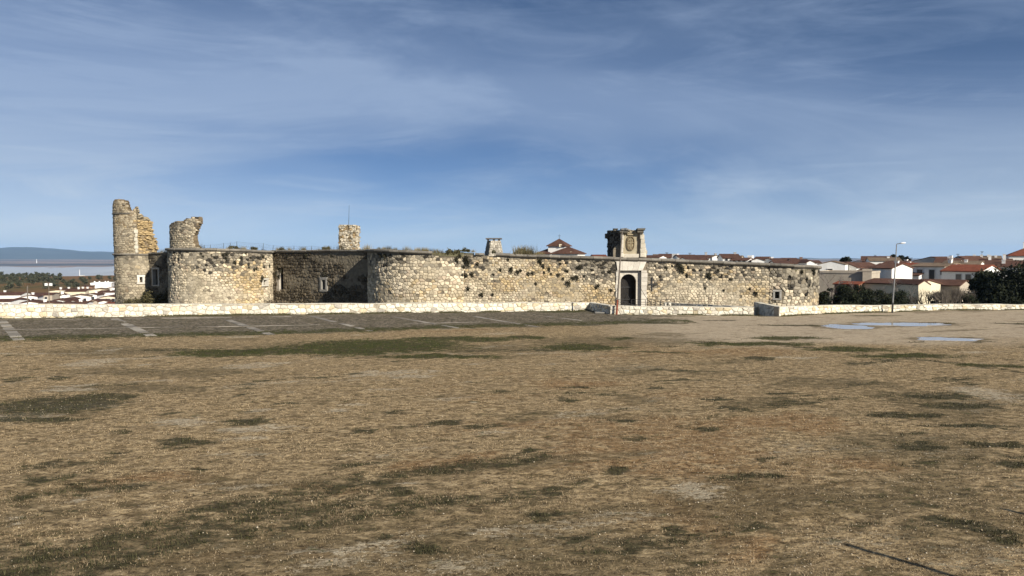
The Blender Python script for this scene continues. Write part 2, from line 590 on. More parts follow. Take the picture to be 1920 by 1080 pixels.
TRACKS = [([(0, 1062), (240, 1000), (420, 955), (640, 905), (760, 888), (1000, 862)], 0.45, 0.85), ([(120, 1085), (400, 1015), (700, 965), (980, 925), (1100, 912)], 0.3, 0.85), ([(0, 1030), (180, 1025), (380, 985), (520, 965), (720, 930)], 0.6, 0.72), ([(0, 1090), (200, 1050), (420, 1000)], 0.55, 0.85), ([(1300, 640), (1500, 650), (1700, 672), (1930, 700)], 0.3, 0.8), ([(280, 655), (700, 660), (1100, 655)], 0.5, 0.9), ([(1440, 760), (1600, 745), (1800, 735)], 0.3, 0.7),
          ([(690, 745), (900, 738), (1060, 735), (1280, 716), (1500, 690)], 0.16, 0.55), ([(1280, 800), (1400, 770), (1560, 735), (1640, 712)], 0.18, 0.6), ([(1010, 710), (1040, 712), (1080, 708), (1020, 690)], 0.15, 0.4),
          ([(1560, 1000), (1800, 930), (1920, 900)], 0.2, 0.5), ([(1780, 666), (1860, 672), (1930, 677)], 0.10, 0.9), ([(830, 950), (960, 935), (1080, 920), (1250, 890)], 0.15, 0.4), ([(1300, 1005), (1500, 960), (1700, 920)], 0.15, 0.4),
          ([(1080, 812), (1250, 800), (1400, 780)], 0.15, 0.45), ([(560, 840), (760, 828), (960, 815)], 0.15, 0.35)]
COBBLE = [(-60, 640), (0, 638), (150, 635), (300, 631), (500, 627), (700, 621), (860, 615), (1020, 611), (1150, 607), (1260, 604)]


PUDDLES = [(1583, 612.5, 46, 4.2), (1693, 607.5, 80, 3.2), (1777, 635.5, 58, 3.4)]


def seg_dist(x, y, pts):
    d = np.full(x.shape, 1e9)
    P = [G(*p) for p in pts]
    for (ax, ay), (bx, by) in zip(P[:-1], P[1:]):
        L2 = (bx - ax) ** 2 + (by - ay) ** 2
        t = np.clip(((x - ax) * (bx - ax) + (y - ay) * (by - ay)) / L2, 0, 1)
        d = np.minimum(d, np.hypot(x - ax - t * (bx - ax), y - ay - t * (by - ay)))
    return d


def plaza_masks(x, y):
    wx = x + (fbm(x * 0.55, y * 0.4, 31, 4) - 0.5) * 3.2
    wy = y + (fbm(x * 0.55, y * 0.4, 47, 4) - 0.5) * 3.2
    sx = x + (fbm(x * 2, y * 2, 33, 3) - 0.5) * 0.9
    sy = y + (fbm(x * 2, y * 2, 49, 3) - 0.5) * 0.9

    def acc(lst, xx, yy, s0, s1):
        m = np.zeros(x.shape)
        for e in lst:
            m = np.maximum(m, 1 - sstep(s0, s1, ell(xx, yy, *e)))
        return m
    moss = acc(MOSS, wx * .6 + sx * .4, wy * .6 + sy * .4, 0.45, 1.25)
    dark = acc(DARK, sx, sy, 0.45, 1.25)
    soft = acc(SOFT, wx, wy, 0.2, 1.2)
    rust = acc(RUSTY, wx, wy, 0.2, 1.2)
    pale = acc(PALE, sx, sy, 0.3, 1.2)
    for pts, w, s in TRACKS:
        d = seg_dist(wx * .25 + x * .75, wy * .25 + y * .75, pts)
        dark = np.maximum(dark, s * (1 - sstep(w * 0.4, w * 2.0, d)) * (0.45 + 0.55 * fbm(x * 0.7, y * 0.7, 77, 3)))
    # natural variation
    cx = 0.94 * x + 0.34 * y
    cy = -0.34 * x + 0.94 * y
    st = fbm(cx * 0.16, cy * 0.55, 91, 5)
    soft = np.maximum(soft, sstep(0.55, 0.78, st) * 0.9)
    rust = np.maximum(rust, sstep(0.52, 0.75, fbm(cx * 0.1, cy * 0.22, 97, 4)) * 0.8)
    pale = np.maximum(pale, sstep(0.57, 0.75, fbm(cx * 0.3, cy * 0.8, 101, 5)) * 0.9 * (0.55 + 0.45 * sstep(8, -6, x)))
    dark = np.maximum(dark, sstep(0.66, 0.80, fbm(cx * 0.45, cy * 0.9, 113, 4)) * 0.7 * (y < 45))
    P = [G(*p) for p in COBBLE]
    yl = np.interp(x, [p[0] for p in P], [p[1] for p in P])
    cob = sstep(-0.8, 0.8, y - yl + (fbm(x * .35, y * .6, 55, 4) - .5) * 4.5) * (1 - sstep(9.0, 17.0, x + (fbm(x * .4, y * .8, 56, 3) - .5) * 6))
    edge_moss = (1 - sstep(0.2, 3.0, np.abs(y - yl - 1.2) + (fbm(x * .5, y * .5, 58, 3) - .5) * 2.0)) * (x < 14)
    foot = 1 - sstep(0.1, 0.9, (yedge(x) - y) + (fbm(x * .9, y * .9, 59, 3) - .5) * 1.0)
    moss2 = np.maximum(np.maximum(moss, foot * 0.8), edge_moss * 0.75)
    dark = np.maximum(dark, edge_moss * 0.6)
    moss = moss2
    # the trodden soil gets darker and barer towards the lookout
    soft = np.maximum(soft, sstep(21, 11, y) * 0.95 * sstep(0.36, 0.62, fbm(cx * 0.22, cy * 0.6, 131, 4)))
    for e in PUDDLES:     # wet mud round the puddles
        soft = np.maximum(soft, 1.25 * (1 - sstep(0.9, 1.9, ell(sx, sy, *e))))
    # smooth damp sandy apron on the right
    sand = sstep(4, 12, x - 0.0 * y) * sstep(39, 45, y + (fbm(x * .2, y * .2, 61, 3) - .5) * 6)
    return moss, dark, soft, rust, pale, cob, sand


def plaza_z(x, y):
    return 0.06 * (fbm(x * 0.35, y * 0.35, 3, 3) - 0.5) + 0.075 * (fbm(x * 1.1, y * 1.1, 4, 3) - 0.5) * sstep(52, 40, y)


def build_plaza():
    xs = np.concatenate([np.linspace(-118, -46, 30)[:-1], np.arange(-46, 53.01, 0.22), np.linspace(53, 118, 26)[1:]])
    tt = np.concatenate([np.linspace(-60, 7.5, 24)[:-1], np.arange(7.5, 70.6, 0.17)])
    # columns run up to the parapet line: stretch the last 6 m
    Xg, T = np.meshgrid(xs, tt, indexing='ij')
    ye = yedge(Xg) + 0.12
    y0 = 44.0
    Yg = np.where(T > y0, y0 + (T - y0) * (ye - y0) / (tt[-1] - y0), T)
    Zg = plaza_z(Xg, Yg)
    # shallow dips that hold the puddles
    for (cx, cy, rx, ry) in PUDDLES:
        e = ell(Xg, Yg, cx, cy, rx, ry)
        Zg = Zg * sstep(0.8, 1.7, e) - 0.03 * (1 - sstep(0.75, 1.35, e))
    mo, da, so, ru, pa, co, sa = plaza_masks(Xg, Yg)
    nx, ny = Xg.shape
    v = np.stack([Xg, Yg, Zg], -1).reshape(-1, 3)
    idx = np.arange(nx * ny).reshape(nx, ny)
    f = np.stack([idx[:-1, :-1], idx[1:, :-1], idx[1:, 1:], idx[:-1, 1:]], -1).reshape(-1, 4)
    me = bpy.data.meshes.new('plaza')
    me.vertices.add(len(v))
    me.vertices.foreach_set('co', v.astype(np.float32).ravel())
    me.loops.add(f.size)
    me.loops.foreach_set('vertex_index', f.astype(np.int32).ravel())
    me.polygons.add(len(f))
    me.polygons.foreach_set('loop_start', np.arange(0, f.size, 4, dtype=np.int32))
    me.polygons.foreach_set('loop_total', np.full(len(f), 4, dtype=np.int32))
    for nm, ch in (('MaskA', (mo, da, so, ru)), ('MaskB', (pa, co, sa, np.ones_like(sa)))):
        at = me.color_attributes.new(nm, 'FLOAT_COLOR', 'POINT')
        at.data.foreach_set('color', np.stack(ch, -1).astype(np.float32).ravel())
    me.update()
    me.validate()
    me.shade_smooth()
    m = bpy.data.materials.new('plaza_earth')
    m.use_nodes = True
    t = NT(m.node_tree)
    b = m.node_tree.nodes['Principled BSDF']
    pos = t.n('ShaderNodeNewGeometry').outputs['Position']
    A = t.n('ShaderNodeAttribute', attribute_name='MaskA')
    B = t.n('ShaderNodeAttribute', attribute_name='MaskB')
    sA, sB = t.n('ShaderNodeSeparateColor'), t.n('ShaderNodeSeparateColor')
    t.L(A.outputs['Color'], sA.inputs[0])
    t.L(B.outputs['Color'], sB.inputs[0])
    moss, dark, soft, rust = sA.outputs[0], sA.outputs[1], sA.outputs[2], A.outputs['Alpha']
    pale, cob, sand = sB.outputs[0], sB.outputs[1], sB.outputs[2]
    n1 = t.noise(pos, 0.8, 5, 0.6)
    n2 = t.noise(t.mapping(pos, scale=(0.7, 1.0, 1)), 6, 6, 0.7)
    n3 = t.noise(pos, 28, 5, 0.7)
    n4 = t.noise(pos, 95, 3, 0.7)
    n5 = t.noise(t.mapping(pos, scale=(0.8, 1.0, 1)), 13, 6, 0.72)
    n0 = t.noise(t.mapping(pos, rot=(0, 0, R(-18)), scale=(0.45, 1.0, 1)), 1.9, 6, 0.65)
    raw = t.math('ADD', t.math('MULTIPLY', n2, 0.34), t.math('ADD', t.math('MULTIPLY', n5, 0.36), t.math('ADD', t.math('MULTIPLY', n3, 0.2), t.math('MULTIPLY', n4, 0.1))))
    grit = t.ramp(raw, 0.43, 0.58, smooth=False)
    n6 = t.noise(t.mapping(pos, rot=(0, 0, R(-14)), scale=(0.6, 1.0, 1)), 3.4, 9, 0.72)
    mot = t.ramp(n6, 0.38, 0.62, smooth=False)
    c = t.mix(grit, (0.055, 0.037, 0.019), (0.58, 0.435, 0.255))
    c = t.mix(t.math('MULTIPLY', t.ramp(mot, 0.75, 0.1), 0.72), c, t.mix(grit, (0.045, 0.030, 0.014), (0.22, 0.152, 0.078)))
    c = t.mix(t.ramp(mot, 0.72, 1.0, 0, 0.55), c, t.mix(grit, (0.25, 0.185, 0.108), (0.60, 0.475, 0.30)))
    c = t.mix(t.ramp(n1, 0.4, 0.7, 0, 0.45), c, t.mix(grit, (0.13, 0.09, 0.049), (0.44, 0.33, 0.195)))

    def cut(mask, lo, hi, amt=0.9):
        w = t.math('ADD', mask, t.math('MULTIPLY', t.math('SUBTRACT', grit, 0.5), amt * 0.55))
        w = t.math('ADD', w, t.math('MULTIPLY', t.math('SUBTRACT', 0.5, mot), amt * 0.75))
        w = t.math('ADD', w, t.math('MULTIPLY', t.math('SUBTRACT', n0, 0.5), amt * 1.2))
        return t.ramp(w, lo, hi)
    c = t.mix(t.math('MULTIPLY', cut(rust, 0.3, 1.1), 0.52), c, t.mix(grit, (0.10, 0.045, 0.018), (0.33, 0.18, 0.075)))
    sandc = t.mix(grit, (0.31, 0.245, 0.175), (0.54, 0.45, 0.34))
    sandc = t.mix(t.ramp(n0, 0.5, 0.68, 0, 0.6), sandc, (0.17, 0.118, 0.07))
    c = t.mix(t.math('MULTIPLY', sand, 0.9), c, sandc)
    c = t.mix(t.math('MULTIPLY', cut(soft, 0.35, 1.0), 0.72), c, t.mix(grit, (0.040, 0.032, 0.016), (0.19, 0.145, 0.08)))
    c = t.mix(t.math('MULTIPLY', cut(pale, 0.5, 1.1, 1.2), 0.8), c, t.mix(grit, (0.24, 0.19, 0.125), (0.60, 0.52, 0.40)))
    vor = t.n('ShaderNodeTexVoronoi', feature='F1')
    t.L(pos, vor.inputs['Vector'])
    vor.inputs['Scale'].default_value = 5.5
    cobc = t.mix(t.ramp(vor.outputs['Distance'], 0.1, 0.62), (0.34, 0.285, 0.22), (0.06, 0.048, 0.034))
    cobc = t.mix(t.ramp(n0, 0.48, 0.60, 0, 0.85), cobc, t.mix(grit, (0.035, 0.031, 0.016), (0.13, 0.11, 0.07)))
    cobc = t.mix(t.math('MULTIPLY', t.ramp(mot, 0.3, 0.9), 0.6), cobc, t.mix(grit, (0.15, 0.127, 0.10), (0.42, 0.365, 0.295)))
    cobc = t.mix(t.ramp(n1, 0.5, 0.68, 0, 0.6), cobc, (0.19, 0.16, 0.12))
    cobc = t.mix(t.ramp(n1, 0.46, 0.62, 0, 0.6), cobc, t.mix(grit, (0.035, 0.030, 0.018), (0.13, 0.108, 0.068)))
    c = t.mix(cut(cob, 0.2, 0.95, 0.8), c, cobc)
    c = t.mix(t.math('MULTIPLY', cut(dark, 0.30, 0.85, 1.0), 0.9), c, t.mix(grit, (0.018, 0.017, 0.009), (0.085, 0.075, 0.040)))
    mossc = t.mix(t.ramp(n1, 0.38, 0.62), t.mix(grit, (0.024, 0.021, 0.009), (0.095, 0.082, 0.036)), t.mix(grit, (0.020, 0.024, 0.006), (0.075, 0.078, 0.020)))
    c = t.mix(t.math('MULTIPLY', cut(moss, 0.25, 0.8, 1.1), 0.96), c, mossc)
    c = t.mix(1.0, c, (1.0, 0.985, 0.92), 'MULTIPLY')
    t.L(c, b.inputs['Base Color'])
    b.inputs['Roughness'].default_value = 0.95
    b.inputs['Specular IOR Level'].default_value = 0.12
    h = t.math('ADD', t.math('ADD', t.math('MULTIPLY', n2, 0.09), t.math('MULTIPLY', n5, 0.06)), t.math('ADD', t.math('MULTIPLY', n3, 0.02), t.math('MULTIPLY', n4, 0.006)))
    bp = t.n('ShaderNodeBump')
    bp.inputs['Strength'].default_value = 0.75
    bp.inputs['Distance'].default_value = 1.0
    t.L(h, bp.inputs['Height'])
    t.L(bp.outputs[0], b.inputs['Normal'])
    me.materials.append(m)
    o = put('plaza', me)
    tag(o, kind='structure')


build_plaza()


def build_puddles():
    m = bpy.data.materials.new('still_water')
    m.use_nodes = True
    b = m.node_tree.nodes['Principled BSDF']
    b.inputs['Base Color'].default_value = (0.42, 0.38, 0.33, 1)
    b.inputs['Roughness'].default_value = 0.07
    b.inputs['IOR'].default_value = 1.33
    b.inputs['Specular IOR Level'].default_value = 0.5
    labels = ['oval puddle nearest the castle on the damp sandy ground', 'longest puddle, farthest back beside the foot of the lamp post', 'narrow puddle nearest the viewer on the right of the plaza']
    for k, (cx, cy, rx, ry) in enumerate(PUDDLES):
        gx, gy = G(cx, cy)
        a = G(cx + rx, cy)[0] - gx
        y0, y1 = G(cx, cy - ry)[1], G(cx, cy + ry)[1]
        bb, gy = (y0 - y1) / 2, (y0 + y1) / 2
        N = 90
        ring, ring2 = [], []
        for i in range(N):
            th = 2 * math.pi * i / N
            r = 1 + 1.1 * (float(fbm(math.cos(th) * 2.1 + k * 5, math.sin(th) * 2.1, 5 + k, 5)) - 0.5)
            ring.append((gx + a * r * math.cos(th), gy + bb * r * math.sin(th), -0.006))
            ring2.append((gx + a * (r + .05) * math.cos(th), gy + bb * (r + .05) * math.sin(th), -0.04))
        v = ring + ring2
        f = [tuple(range(N))] + [(i, N + i, N + (i + 1) % N, (i + 1) % N) for i in range(N)]
        o = obj('puddle', v, f, m)
        tag(o, kind='structure')


build_puddles()


def fan_mesh(name, V, F, C, mt):
    """big triangle soup from numpy arrays: V (n,3), F (m,3), C (m,3) colour per face"""
    me = bpy.data.meshes.new(name)
    me.vertices.add(len(V))
    me.vertices.foreach_set('co', V.astype(np.float32).ravel())
    me.loops.add(F.size)
    me.loops.foreach_set('vertex_index', F.astype(np.int32).ravel())
    me.polygons.add(len(F))
    me.polygons.foreach_set('loop_start', np.arange(0, F.size, 3, dtype=np.int32))
    me.polygons.foreach_set('loop_total', np.full(len(F), 3, dtype=np.int32))
    at = me.color_attributes.new('Col', 'FLOAT_COLOR', 'CORNER')
    cc = np.concatenate([C, np.ones((len(C), 1))], 1)
    at.data.foreach_set('color', np.repeat(cc, 3, axis=0).astype(np.float32).ravel())
    me.materials.append(mt)
    me.update()
    me.validate()
    return me


def build_ground_cover():
    # dry grass blades on the near part of the plaza
    n = 900000
    u = NP.random(n)
    y = 9.0 * (50 / 9.0) ** (u ** 0.85)
    x = (NP.random(n) - 0.5) * 2 * (y * 0.78 + 1.5)
    clump = fbm(x * 2.2, y * 2.2, 140, 4)
    mo, da, so, ru, pa, co, sa = plaza_masks(x, y)
    keep = (NP.random(n) < 0.72 * sstep(0.40, 0.62, clump) * (1 - 0.35 * np.clip(da, 0, 1)) * (1 - 0.8 * pa) * (1 - 0.9 * sa) * (1 - 0.35 * ru)) & (co < 0.3)
    x, y, mo, da, so, ru = x[keep], y[keep], mo[keep], da[keep], so[keep], ru[keep]
    n = len(x)
    z = plaza_z(x, y)
    L = NP.uniform(0.015, 0.045, n) * (1 + 0.5 * np.clip(mo + da, 0, 1))
    W = NP.uniform(0.006, 0.012, n) * (0.6 + y / 22)
    th = NP.uniform(0, 2 * np.pi, n)
    lean = NP.uniform(0.6, 1.52, n)
    dx, dy = np.cos(th), np.sin(th)
    p0 = np.stack([x - dy * W / 2, y + dx * W / 2, z - 0.004], -1)
    p1 = np.stack([x + dy * W / 2, y - dx * W / 2, z - 0.004], -1)
    p2 = np.stack([x + dx * L * np.sin(lean), y + dy * L * np.sin(lean), z + L * np.cos(lean) + 0.006], -1)
    V = np.stack([p0, p1, p2], 1).reshape(-1, 3)
    F = np.arange(3 * n).reshape(-1, 3)
    a = NP.random((n, 1))
    C = (1 - a) * np.array([[0.13, 0.09, 0.047]]) + a * np.array([[0.58, 0.45, 0.275]])
    C = C * (1 - 0.35 * so[:, None])
    C = np.where((NP.random(n) < mo * 0.95)[:, None], np.array([[0.05, 0.06, 0.016]]) * (0.6 + a), C)
    C = np.where((NP.random(n) < da * 0.8)[:, None], np.array([[0.045, 0.042, 0.02]]) * (0.6 + a), C)
    o = put('dry_grass', fan_mesh('dry_grass', V, F, C, STRAW))
    tag(o, 'short dry straw coloured grass over the whole near plaza', 'grass', kind='stuff')
    # low tufts that give the moss and weed patches some height
    n = 420000
    y = 9.0 * (56 / 9.0) ** NP.random(n)
    x = (NP.random(n) - 0.5) * 2 * (y * 0.76 + 1.5)
    mo, da, so, ru, pa, co, sa = plaza_masks(x, y)
    w = np.maximum(mo, da)
    keep = (w > 0.42) & (NP.random(n) < w * sstep(0.34, 0.6, fbm(x * 2.6, y * 2.6, 160, 3))) & (y < yedge(x) - .1)
    x, y, mo = x[keep], y[keep], mo[keep]
    n = len(x)
    z = plaza_z(x, y)
    L = NP.uniform(0.03, 0.10, n)
    W = NP.uniform(0.008, 0.018, n) * (0.6 + y / 25)
    th, lean = NP.uniform(0, 6.28, n), NP.uniform(0.1, 1.2, n)
    dx, dy = np.cos(th), np.sin(th)
    V = np.stack([np.stack([x - dy * W / 2, y + dx * W / 2, z - .005], -1), np.stack([x + dy * W / 2, y - dx * W / 2, z - .005], -1), np.stack([x + dx * L * np.sin(lean), y + dy * L * np.sin(lean), z + L * np.cos(lean)], -1)], 1).reshape(-1, 3)
    a = NP.random((n, 1))
    C = (1 - a) * np.array([[0.018, 0.019, 0.008]]) + a * np.array([[0.085, 0.078, 0.036]])
    C = np.where((mo > 0.4)[:, None], C * np.array([[0.9, 1.12, 0.7]]), C)
    o = put('weed_tufts', fan_mesh('weed_tufts', V, np.arange(3 * n).reshape(-1, 3), C, STRAW))
    tag(o, 'dark olive moss and weed tufts in patches on the plaza', 'weeds', kind='stuff')
    # small limestone gravel
    n = 42000
    u = NP.random(n)
    y = 9.5 * (52 / 9.5) ** u
    x = (NP.random(n) - 0.5) * 2 * (y * 0.78 + 1)
    mo, da, so, ru, pa, co, sa = plaza_masks(x, y)
    right = sstep(-2, 6, x - 0.1 * y)
    keep = (NP.random(n) < (0.10 + 0.5 * right * (y < 24) + 0.6 * pa) * (1 - 0.7 * sa)) & (co < 0.4)
    x, y = x[keep], y[keep]
    n = len(x)
    s = 0.006 + 0.012 * NP.random(n) ** 3.5 + 0.018 * (NP.random(n) < 0.008)
    z = plaza_z(x, y)
    dirs = np.array([[1, 0, 0], [0, 1, 0], [-1, 0, 0], [0, -1, 0], [0, 0, 1], [0, 0, -1]], float)
    V = np.stack([x, y, z + s * 0.25], -1)[:, None, :] + dirs[None] * (s[:, None, None] * NP.uniform(0.65, 1.35, (n, 6, 1))) * np.array([1.15, 1.15, 0.75])
    F0 = np.array([[0, 1, 4], [1, 2, 4], [2, 3, 4], [3, 0, 4], [1, 0, 5], [2, 1, 5], [3, 2, 5], [0, 3, 5]])
    F = (np.arange(n) * 6)[:, None, None] + F0[None]
    a = NP.random((n, 1)) ** 0.8
    C = (1 - a) * np.array([[0.24, 0.18, 0.11]]) + a * np.array([[0.50, 0.43, 0.32]])
    C = np.repeat(C, 8, axis=0)
    o = put('gravel', fan_mesh('gravel', V.reshape(-1, 3), F.reshape(-1, 3), C, PEBBLE))
    tag(o, 'scattered pale limestone pebbles over the near plaza', 'gravel', kind='stuff')


build_ground_cover()

# ------------------------------------------------------------------ masonry
def clip(poly, px, py, nx, ny):
    """keep the side of the line through (px,py) where (q-p).n <= 0"""
    out = []
    k = len(poly)
    for i in range(k):
        a, b = poly[i], poly[(i + 1) % k]
        da = (a[0] - px) * nx + (a[1] - py) * ny
        db = (b[0] - px) * nx + (b[1] - py) * ny
        if da <= 0:
            out.append(a)
        if (da < 0 < db) or (db < 0 < da):
            t = da / (da - db)
            out.append((a[0] + (b[0] - a[0]) * t, a[1] + (b[1] - a[1]) * t))
    return out


def cells(L, z0, z1, cw, ch, rg, jit=0.34):
    """irregular coursed rubble: cells of a jittered row layout"""
    nr = max(1, round((z1 - z0) / ch))
    ch = (z1 - z0) / nr
    jit = 0.37
    rows = []
    for r in range(nr):
        k = max(1, round(L / cw * rg.uniform(0.9, 1.12)))
        w = L / k / cw
        o = rg.random() * w
        row = []
        for i in range(-1, k + 1):
            if rg.random() < 0.06 and 0 < i < k - 1:
                continue
            row.append(((i + 0.5) * w + o - w / 2 + (rg.random() - .5) * 2 * jit * w, r + 0.5 + (rg.random() - .5) * 2 * jit * 0.8))
        rows.append(row)
    out = []
    A = L / cw
    for r in range(nr):
        for c in rows[r]:
            if c[0] < -0.5 or c[0] > A + 0.5:
                continue
            p = [(max(0, c[0] - 1.6), max(0, c[1] - 1.4)), (min(A, c[0] + 1.6), max(0, c[1] - 1.4)), (min(A, c[0] + 1.6), min(nr, c[1] + 1.4)), (max(0, c[0] - 1.6), min(nr, c[1] + 1.4))]
            for q in range(max(0, r - 2), min(nr, r + 3)):
                for d in rows[q]:
                    if d is c or abs(d[0] - c[0]) > 2.6:
                        continue
                    p = clip(p, (c[0] + d[0]) / 2, (c[1] + d[1]) / 2, d[0] - c[0], d[1] - c[1])
                    if len(p) < 3:
                        break
                if len(p) < 3:
                    break
            if len(p) >= 3:
                out.append([(a * cw, z0 + b * ch) for a, b in p])
    return out


def centroid(p):
    return sum(q[0] for q in p) / len(p), sum(q[1] for q in p) / len(p)


def area(p):
    return abs(sum(p[i][0] * p[(i + 1) % len(p)][1] - p[(i + 1) % len(p)][0] * p[i][1] for i in range(len(p)))) / 2


def stone_mesh(poly, path, rg, proud, gap, bulge=0.33):
    c = centroid(poly)

    def shrink(g, frac=0.0):
        r = []
        for q in poly:
            d = math.hypot(q[0] - c[0], q[1] - c[1]) + 1e-6
            k = max(0.15, 1 - g / d) * (1 - frac)
            r.append((c[0] + (q[0] - c[0]) * k, c[1] + (q[1] - c[1]) * k))
        return r
    ta, tb = (rg.random() - .5) * 0.25, (rg.random() - .5) * 0.25
    rings = []
    for g, fr, of in ((gap * 0.5, 0, -0.03), (gap, 0.03, proud * 0.62), (gap, bulge, proud)):
        ring = []
        for (s, z) in shrink(g, fr):
            o = of + (((s - c[0]) * ta + (z - c[1]) * tb) if of > 0 else 0)
            x, y, nx, ny = path(s)
            ring.append((x + nx * o, y + ny * o, z))
        rings.append(ring)
    n = len(poly)
    v = rings[0] + rings[1] + rings[2]
    f = []
    for a in (0, n):
        for i in range(n):
            k = (i + 1) % n
            f.append((a + i, a + k, a + n + k, a + n + i))
    f.append(tuple(2 * n + i for i in range(n)))
    return v, f


def line_path(ax, ay, bx, by):
    L = math.hypot(bx - ax, by - ay)
    tx, ty = (bx - ax) / L, (by - ay) / L
    return (lambda s: (ax + tx * s, ay + ty * s, ty, -tx)), L


def poly_path(pts):
    segs, tot = [], 0
    for a, b in zip(pts[:-1], pts[1:]):
        p, L = line_path(*a, *b)
        segs.append((tot, L, p))
        tot += L

    def f(s):
        for t0, L, p in segs:
            if s <= t0 + L or t0 == segs[-1][0]:
                return p(s - t0)
    return f, tot


def arc_path(cx, cy, r, a0, a1):
    """plan angles in degrees, 0 = towards the viewer (-y), positive = to the right; runs left to right"""
    L = R(a1 - a0) * r
    return (lambda s: (cx + r * math.sin(R(a0) + s / r), cy - r * math.cos(R(a0) + s / r), math.sin(R(a0) + s / r), -math.cos(R(a0) + s / r))), L


CREAM, WHITE_, OCHRE, PINK, GREY, LICHEN = map(np.array, ((0.475, 0.395, 0.265), (0.59, 0.515, 0.385), (0.48, 0.34, 0.155), (0.37, 0.275, 0.195), (0.165, 0.148, 0.118), (0.045, 0.04, 0.032)))


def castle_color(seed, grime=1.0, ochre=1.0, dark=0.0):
    def f(s, z, top, rg):
        h = (top - z) / 5.5
        n1 = float(fbm(s * 0.22, z * 0.3, seed, 3))
        n2 = float(fbm(s * 0.5, z * 0.6, seed + 5, 3))
        n3 = float(fbm(s * 0.13, z * 0.25, seed + 9, 3))
        c = CREAM * (1 - n2) + WHITE_ * n2
        c = c * (1 - 0.0)
        o = float(np.clip((n1 - 0.5) * 3.6 + (0.35 - abs(h - 0.7)) * 0.7, 0, 0.85)) * ochre
        c = c * (1 - 0.45 * o) + OCHRE * 0.45 * o
        if rg.random() < o * 0.5:
            c = c * 0.5 + OCHRE * 0.5
        if rg.random() < 0.09:
            c = c * 0.5 + PINK * 0.5
        g = float(np.clip((0.42 - h) * 2.0 + (n3 - 0.49) * 2.8, 0, 0.95)) * grime
        if rg.random() < g:
            c = c * 0.25 + GREY * 0.75
        if h < 0.5 and rg.random() < max(0, g - 0.25) * 0.5:
            c = LICHEN * rg.uniform(0.7, 2.0)
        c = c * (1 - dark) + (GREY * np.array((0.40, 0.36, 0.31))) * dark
        return tuple(float(q) for q in np.clip(c * rg.choice((0.62, 0.8, 0.9, 1.0, 1.1, 1.22)), 0.015, 0.7))
    return f


ALLSTONES = []     # (part, verts, faces, colour, score)


def clad(part, path, L, zb, topfn, cw, ch, colf, seed, holes=(), proud=(0.05, 0.12), gap=0.035, keepf=None, miss=0.02, store=None):
    rg = random.Random(seed)
    ztop = max(topfn(L * i / 12) for i in range(13))
    for p in cells(L, zb, ztop, cw, ch, rg):
        c = centroid(p)
        tp = topfn(c[0])
        if c[1] > tp:
            continue
        p = clip(p, 0, tp, 0, 1)
        if len(p) < 3 or area(p) < 0.18 * cw * ch:
            continue
        if any(h[0] - 0.05 < c[0] < h[1] + 0.05 and h[2] - 0.05 < c[1] < h[3] + 0.05 for h in holes):
            continue
        skip = False
        for h in holes:       # trim stones that reach into an opening
            sx0, sx1 = min(q[0] for q in p), max(q[0] for q in p)
            sz0, sz1 = min(q[1] for q in p), max(q[1] for q in p)
            if sx1 > h[0] and sx0 < h[1] and sz1 > h[2] and sz0 < h[3]:
                if c[0] <= h[0]:
                    p = clip(p, h[0], 0, 1, 0)
                elif c[0] >= h[1]:
                    p = clip(p, h[1], 0, -1, 0)
                elif c[1] <= h[2]:
                    p = clip(p, 0, h[2], 0, 1)
                else:
                    p = clip(p, 0, h[3], 0, -1)
                if len(p) < 3:
                    skip = True
                    break
        if skip or rg.random() < miss or (keepf and not keepf(*c)):
            continue
        pr = rg.uniform(*proud)
        col = colf(c[0], c[1], tp, rg)
        g_ = gap
        if store is None and proud[0] > 0.03:      # stretches where old render still covers the joints
            pl = float(sstep(0.52, 0.66, fbm(c[0] * 0.35 + seed, c[1] * 0.6, seed + 40, 3)))
            pr *= 1 - 0.7 * pl
            g_ = gap * (1 - 0.6 * pl)
            col = tuple(q * (1 - 0.38 * pl) + w_ * 0.38 * pl for q, w_ in zip(col, (0.34, 0.295, 0.215)))
        v, f = stone_mesh(p, path, rg, pr, g_)
        x, y = v[0][0], v[0][1]
        (ALLSTONES if store is None else store).append((part, v, f, col, area(p) / (x * x + y * y)))


